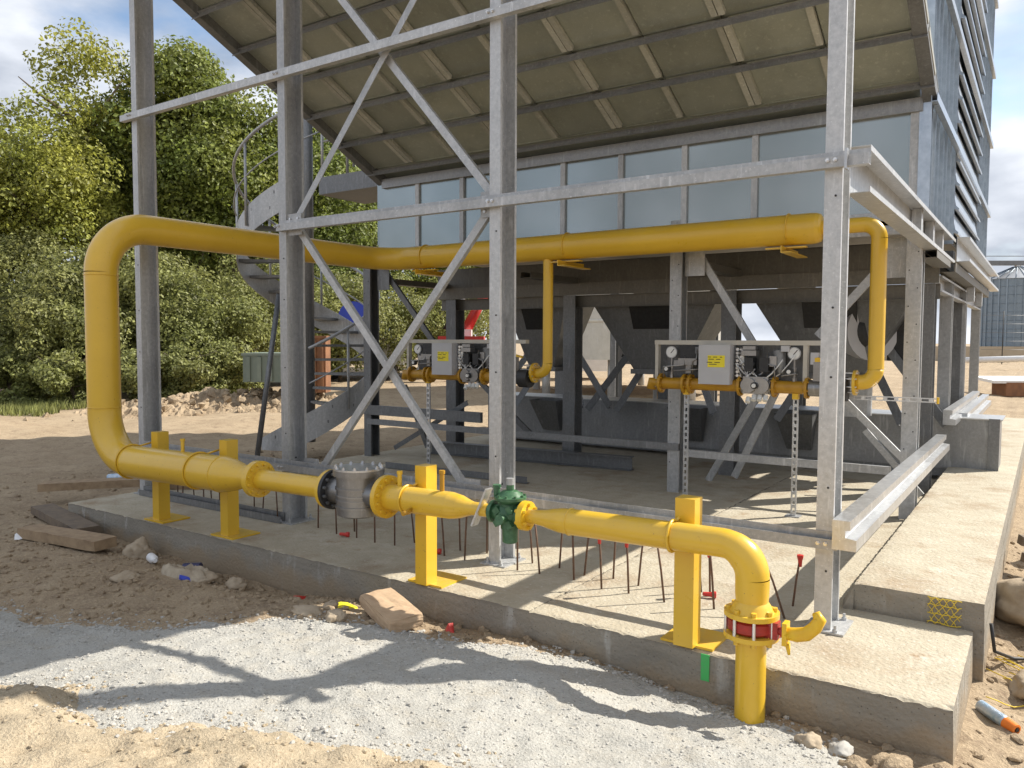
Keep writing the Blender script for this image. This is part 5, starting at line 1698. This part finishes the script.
for i, (k, px, D, zc, s, lb) in enumerate((
        ('bush', -35, 21.5, 2.2, 1.15, 'green bush at the far left edge below the yellowing trees'), ('bush', 20, 22, 2.6, 1.2, 'tall green bush left of the bent pipe'), ('bush2', 62, 20.5, 1.5, 1.1, 'pale low bush left of the pipe riser'),
        ('bush', 95, 21.5, 2.3, 1.15, 'green bush directly behind the pipe riser'), ('bush2', 130, 22, 2.5, 1.2, 'pale bush between the riser and the far left column'), ('bush', 175, 23, 2.2, 1.15, 'green bush right of the far left column'),
        ('bush2', 205, 22, 1.7, 1.15, 'greyish spreading bush between the two left columns'), ('bush2', 240, 23.5, 2.2, 1.1, 'pale bush left of the spiral stair'), ('bush', 285, 26, 2.2, 1.2, 'green bush behind the second column'),
        ('bush', 340, 28, 2.0, 1.2, 'green bush behind the spiral stair'), ('bush2', 395, 30, 2.0, 1.2, 'pale bush right of the spiral stair'), ('bush', 450, 32, 2.2, 1.2, 'green bush seen beneath the building'),
        ('low', 10, 19.5, 0.4, 1.0, 'low scrub at the far left by the bare dirt'), ('low', 70, 19.0, 0.4, 1.0, 'low scrub just left of the pipe riser'), ('low', 140, 19.5, 0.4, 1.0, 'low scrub behind the far left column'),
        ('low', 185, 20.0, 0.5, 1.0, 'low scrub left of the soil heap'), ('low', 225, 21.0, 0.6, 1.0, 'low scrub behind the soil heap'))):
    tree(k, px, D, zc, s, 0.37 * i, lb)
# grass strip
gr = MB()
rg = random.Random(5)
for _ in range(5000):
    px = rg.uniform(-40, 110)
    D = rg.uniform(16.5, 19.5) + 0.012 * max(0, px - 100)
    x, y = dpos(px, D)
    if fbm(x * 0.4, y * 0.4, 5) < -0.1:
        continue
    z = gz(x, y)
    a = rg.uniform(0, 6.28)
    h = rg.uniform(0.06, 0.22)
    dx, dy = math.cos(a) * 0.02, math.sin(a) * 0.02
    lx, ly = rg.uniform(-0.06, 0.06), rg.uniform(-0.06, 0.06)
    gr.add([(x - dx, y - dy, z - 0.02), (x + dx, y + dy, z - 0.02), (x + lx, y + ly, z + h)], [(0, 1, 2)])
gr.build('grass', 'leaf_bush', kind='stuff')

# ------------------------------------------------------------------ far things
x, y = dpos(1013, 100)
T = thing('grain_silo', (x, y, 0), 'round blue-grey steel grain silo with conical roof beyond the building', 'silo')
RS_ = 3.9
prof = []
b = MB()
b.lathe([(0, RS_), (9.4, RS_)], (x, y, 0), (0, 0, 1), 48)
b.build('wall', 'silo', T)
for k in range(1, 9):
    MB().lathe([(k * 1.05, RS_ + 0.01), (k * 1.05 + 0.03, RS_ + 0.05), (k * 1.05 + 0.06, RS_ + 0.01)], (x, y, 0), (0, 0, 1), 48).build('hoop', 'silo', T)
for k in range(28):
    a = 2 * PI * k / 28
    b = MB(); b.box((x + math.cos(a) * (RS_ + 0.05), y + math.sin(a) * (RS_ + 0.05), 4.7), (0.1, 0.14, 9.3), Matrix.Rotation(a, 3, 'Z')); b.build('stiffener', 'silo', T)
b = MB().lathe([(9.4, RS_ + 0.15), (11.05, 0.45), (11.05, 0.35), (11.4, 0.35), (11.4, 0.01)], (x, y, 0), (0, 0, 1), 48)
rf = b.build('roof', 'galv_light', T)
for k in range(24):
    a = 2 * PI * k / 24
    d = V((math.cos(a), math.sin(a), 0))
    MB().tube([V((x, y, 9.47)) + d * (RS_ + 0.1), V((x, y, 11.05)) + d * 0.5], 0.05, 4).build('roof_rib', 'silo', rf)
b = MB()
p0 = V((x, y, 11.5)) - r_ * 8; p1 = V((x, y, 11.5)) + r_ * 12
T = thing('conveyor_bridge', (x, y, 11.4), 'grey overhead conveyor bridge crossing the silo top', 'conveyor bridge')
MB().prism([(-0.4, -0.25), (0.4, -0.25), (0.4, 0.3), (-0.4, 0.3)], p0, p1, (0, 1, 0)).build('casing', 'galv_dark', T)
for k in range(2):
    MB().tube([p0 + V((0, 0, 0.9)), p1 + V((0, 0, 0.9))], 0.05, 6).build('handrail', 'galv', T)
x, y = dpos(1050, 60)
b = MB(); b.box((x, y, 0.55), (26, 0.25, 1.3), Matrix.Rotation(R(32), 3, 'Z')); b.build('boundary_wall', 'wallbeige', label='low beige boundary wall in front of the silo', cat='wall')
# wire fence with one dark post in view
T = thing('wire_fence', (*dpos(1001, 55), 0), 'wire mesh fence on thin dark posts before the silo', 'fence')
for px in (1001, 1040):
    x, y = dpos(px, 55)
    MB().tube([(x, y, -0.2), (x, y, 3.7)], 0.035, 6).build('post', 'blackmetal', T)
for z in (1.0, 1.6, 2.2, 2.8, 3.4):
    MB().tube([(*dpos(980, 55), z), (*dpos(1040, 55), z)], 0.012, 4).build('wire', 'galv_dark', T)
# white pipe and sheets on the right-hand ground
def gp(px, D, dz=0):
    x, y = dpos(px, D)
    return V((x, y, gz(x, y) + dz))
MB().tube([gp(960, 46, 0.45), gp(1060, 42, 0.75)], 0.16, 12).build('white_pipe', 'white', label='long white pipe lying on the ground far right', cat='pipe')
b = MB()
c = gp(1018, 24, 0.45)
b.box(c, (2.2, 1.1, 0.08), Matrix.Rotation(R(35), 3, 'Z') @ Matrix.Rotation(R(5), 3, 'X'))
b.build('white_sheet', 'white', label='white sheet on a rusty support at the right edge', cat='sheet')
b = MB()
c = gp(1022, 23.8, 0.17)
b.box(c, (1.4, 0.7, 0.42), Matrix.Rotation(R(35), 3, 'Z')); b.build('rusty_crate', 'rust', label='rusty brown crate under the white sheet at the right edge', cat='crate')
for i, (px, D, r) in enumerate(((990, 17, 0.16), (1012, 14.5, 0.2), (1020, 12.5, 0.15))):
    q = gp(px, D)
    rock(q.x, q.y, r, (1.4, 1, 0.5), ('clod of earth right of the building, farthest', 'clod of earth right of the building, middle', 'clod of earth right of the building, nearest')[i], 'dirt', group='clods of earth right of the building', seed=20 + i, cat='clod', name='clod')
MB().tube([gp(975, 13, 0.02), gp(1000, 12.5, 0.05), gp(1030, 12.8, 0.04), gp(1060, 12, 0.05)], 0.03, 8).build('hose', 'blackmetal', label='black hose lying on the ground at the right edge', cat='hose')

# container, crate, truck, boom and blue drum behind the stair and under the building
def boxthing(name, px, D, z0, w, d, h, mat, lb, cat, ribs=0, rot=34):
    x, y = dpos(px, D)
    g0 = gz(x, y) + z0
    T = thing(name, (x, y, g0), lb, cat)
    rm = Matrix.Rotation(R(rot), 3, 'Z')
    b = MB(); b.box((x, y, g0 + h / 2), (w, d, h), rm); b.build('body', mat, T)
    for k in range(ribs):
        q = V((x, y, g0 + h / 2)) + rm @ V((-w / 2 + w * (k + 0.5) / ribs, -d / 2 - 0.02, 0))
        b = MB(); b.box(q, (w / ribs * 0.35, 0.05, h * 0.92), rm); b.build('rib', mat, T)
    b = MB(); b.box((x, y, g0 + h + 0.03), (w + 0.06, d + 0.06, 0.06), rm); b.build('top_rail', mat, T)
    return T
boxthing('skip_container', 280, 19, 0.55, 1.3, 1.4, 0.62, 'container', 'grey-green container half hidden behind the soil heap', 'container', 5)
boxthing('rusty_bin', 318, 19, 0.3, 0.5, 0.5, 1.3, 'rust', 'rusty brown bin behind the second column', 'bin', 3)
boxthing('rust_container', 437, 34, 1.2, 1.7, 2.4, 1.3, 'rust', 'rust-coloured container seen beneath the building', 'container', 6)
T = boxthing('white_trailer', 366, 30, 0.55, 3.2, 2.2, 0.95, 'white', 'white trailer behind the spiral stair', 'trailer', 0)
x, y = dpos(366, 30)
for dx in (-1.0, 1.0):
    q = V((x, y, gz(x, y) + 0.35)) + Matrix.Rotation(R(34), 3, 'Z') @ V((dx, -1.05, 0))
    MB().lathe([(0, 0.35), (0.2, 0.35)], q, (0.56, -0.83, 0), 18).build('wheel', 'blackmetal', T)
boxthing('white_trailer', 578, 30, 0.3, 2.0, 2.0, 1.1, 'white', 'white trailer seen beneath the building right of the yellow drop pipe', 'trailer', 0)
x, y = dpos(628, 24)  # invented tank, added as a sunlit pale surface filling the hopper gaps
T = thing('added_tank', (x, y, 0), 'added pale tank beyond the building, giving the bright surface between the dark hoppers', 'tank')
MB().lathe([(0.95, 0.02), (1.0, 3.1), (1.0, 3.2), (6.0, 3.2), (6.4, 0.1)], (x, y, 0), (0, 0, 1), 48).build('shell', 'hopper_pale', T)
for k in range(8):
    a = 2 * PI * k / 8 + 0.3
    MB().tube([(x + 2.9 * math.cos(a), y + 2.9 * math.sin(a), -0.4), (x + 2.9 * math.cos(a), y + 2.9 * math.sin(a), 1.05)], 0.12, 8).build('leg', 'galv', T)
for z in (2.0, 3.2, 4.4):
    MB().lathe([(z, 3.2), (z + 0.02, 3.23), (z + 0.06, 3.23), (z + 0.08, 3.2)], (x, y, 0), (0, 0, 1), 48).build('hoop', 'hopper_pale', T)
x, y = dpos(362, 24)
MB().lathe([(0, 0.02), (0, 0.46), (0.7, 0.46), (0.7, 0.02)], (x, y, gz(x, y) + 2.2), (0.4, -0.9, 0.1), 28).build('blue_drum', 'blue', label='blue drum end seen behind the spiral stair', cat='drum')
x, y = dpos(462, 28)
T = thing('loader_crane', (x, y, gz(x, y)), 'red loader crane with raised boom seen beneath the building', 'crane')
rt = r_.copy(); rt.z = 0
b = MB(); b.box((x, y, 1.0), (1.6, 1.2, 1.3), Matrix.Rotation(R(34), 3, 'Z')); b.build('base', 'craned', T)
MB().tube([V((x, y, 1.6)), V((x, y, 3.5)) + rt * 1.0], [0.2, 0.15], 4).build('boom', 'craned', T)
MB().tube([V((x, y, 1.9)) - rt * 0.5, V((x, y, 3.6)) + rt * 0.35], 0.07, 8).build('ram', 'white', T)
MB().tube([V((x, y, 1.9)) - rt * 0.62, V((x, y, 3.6)) + rt * 0.2], 0.06, 8).build('hydraulic_hose', 'blackmetal', T)
b = MB(); b.box(V((x, y, 1.72)), (0.7, 0.5, 0.35), Matrix.Rotation(R(34), 3, 'Z')); b.build('cab', 'white', T)
# perforated bracket plate under the hoppers
T = thing('perforated_panel', (*dpos(637, 13), 1.0), 'pale plate with small triangular holes seen between the hopper struts', 'panel')
x, y = dpos(637, 13)
rm = Matrix.Rotation(R(34), 3, 'Z')
b = MB(); b.box((x, y, 1.30), (0.62, 0.02, 0.36), rm); b.build('plate', 'boxgrey', T)
for k in range(5):
    for j in range(2):
        q = V((x, y, 1.24 + 0.13 * j)) + rm @ V((-0.24 + 0.12 * k, -0.0115, 0))
        e = rm @ V((1, 0, 0))
        b = MB(); b.add([q - e * 0.03, q + e * 0.03, q + V((0, 0, 0.06))], [(0, 1, 2)]); b.build('hole', 'blackmetal', T)
for px in (620, 655):
    x, y = dpos(px, 13.05)
    b = MB(); b.box((x, y, 0.6), (0.06, 0.03, 1.5), rm); b.build('stand', 'boxgrey', T)

# small bolts stay joined per flange
for o in bpy.data.objects:
    if o.type == 'MESH' and o.parent is not None and o.name.split('.')[0] in ('bolt', 'stud_bolt', 'hole', 'cable_gland', 'label_print') and len(o.data.polygons) > 24:
        o['kind'] = 'stuff'
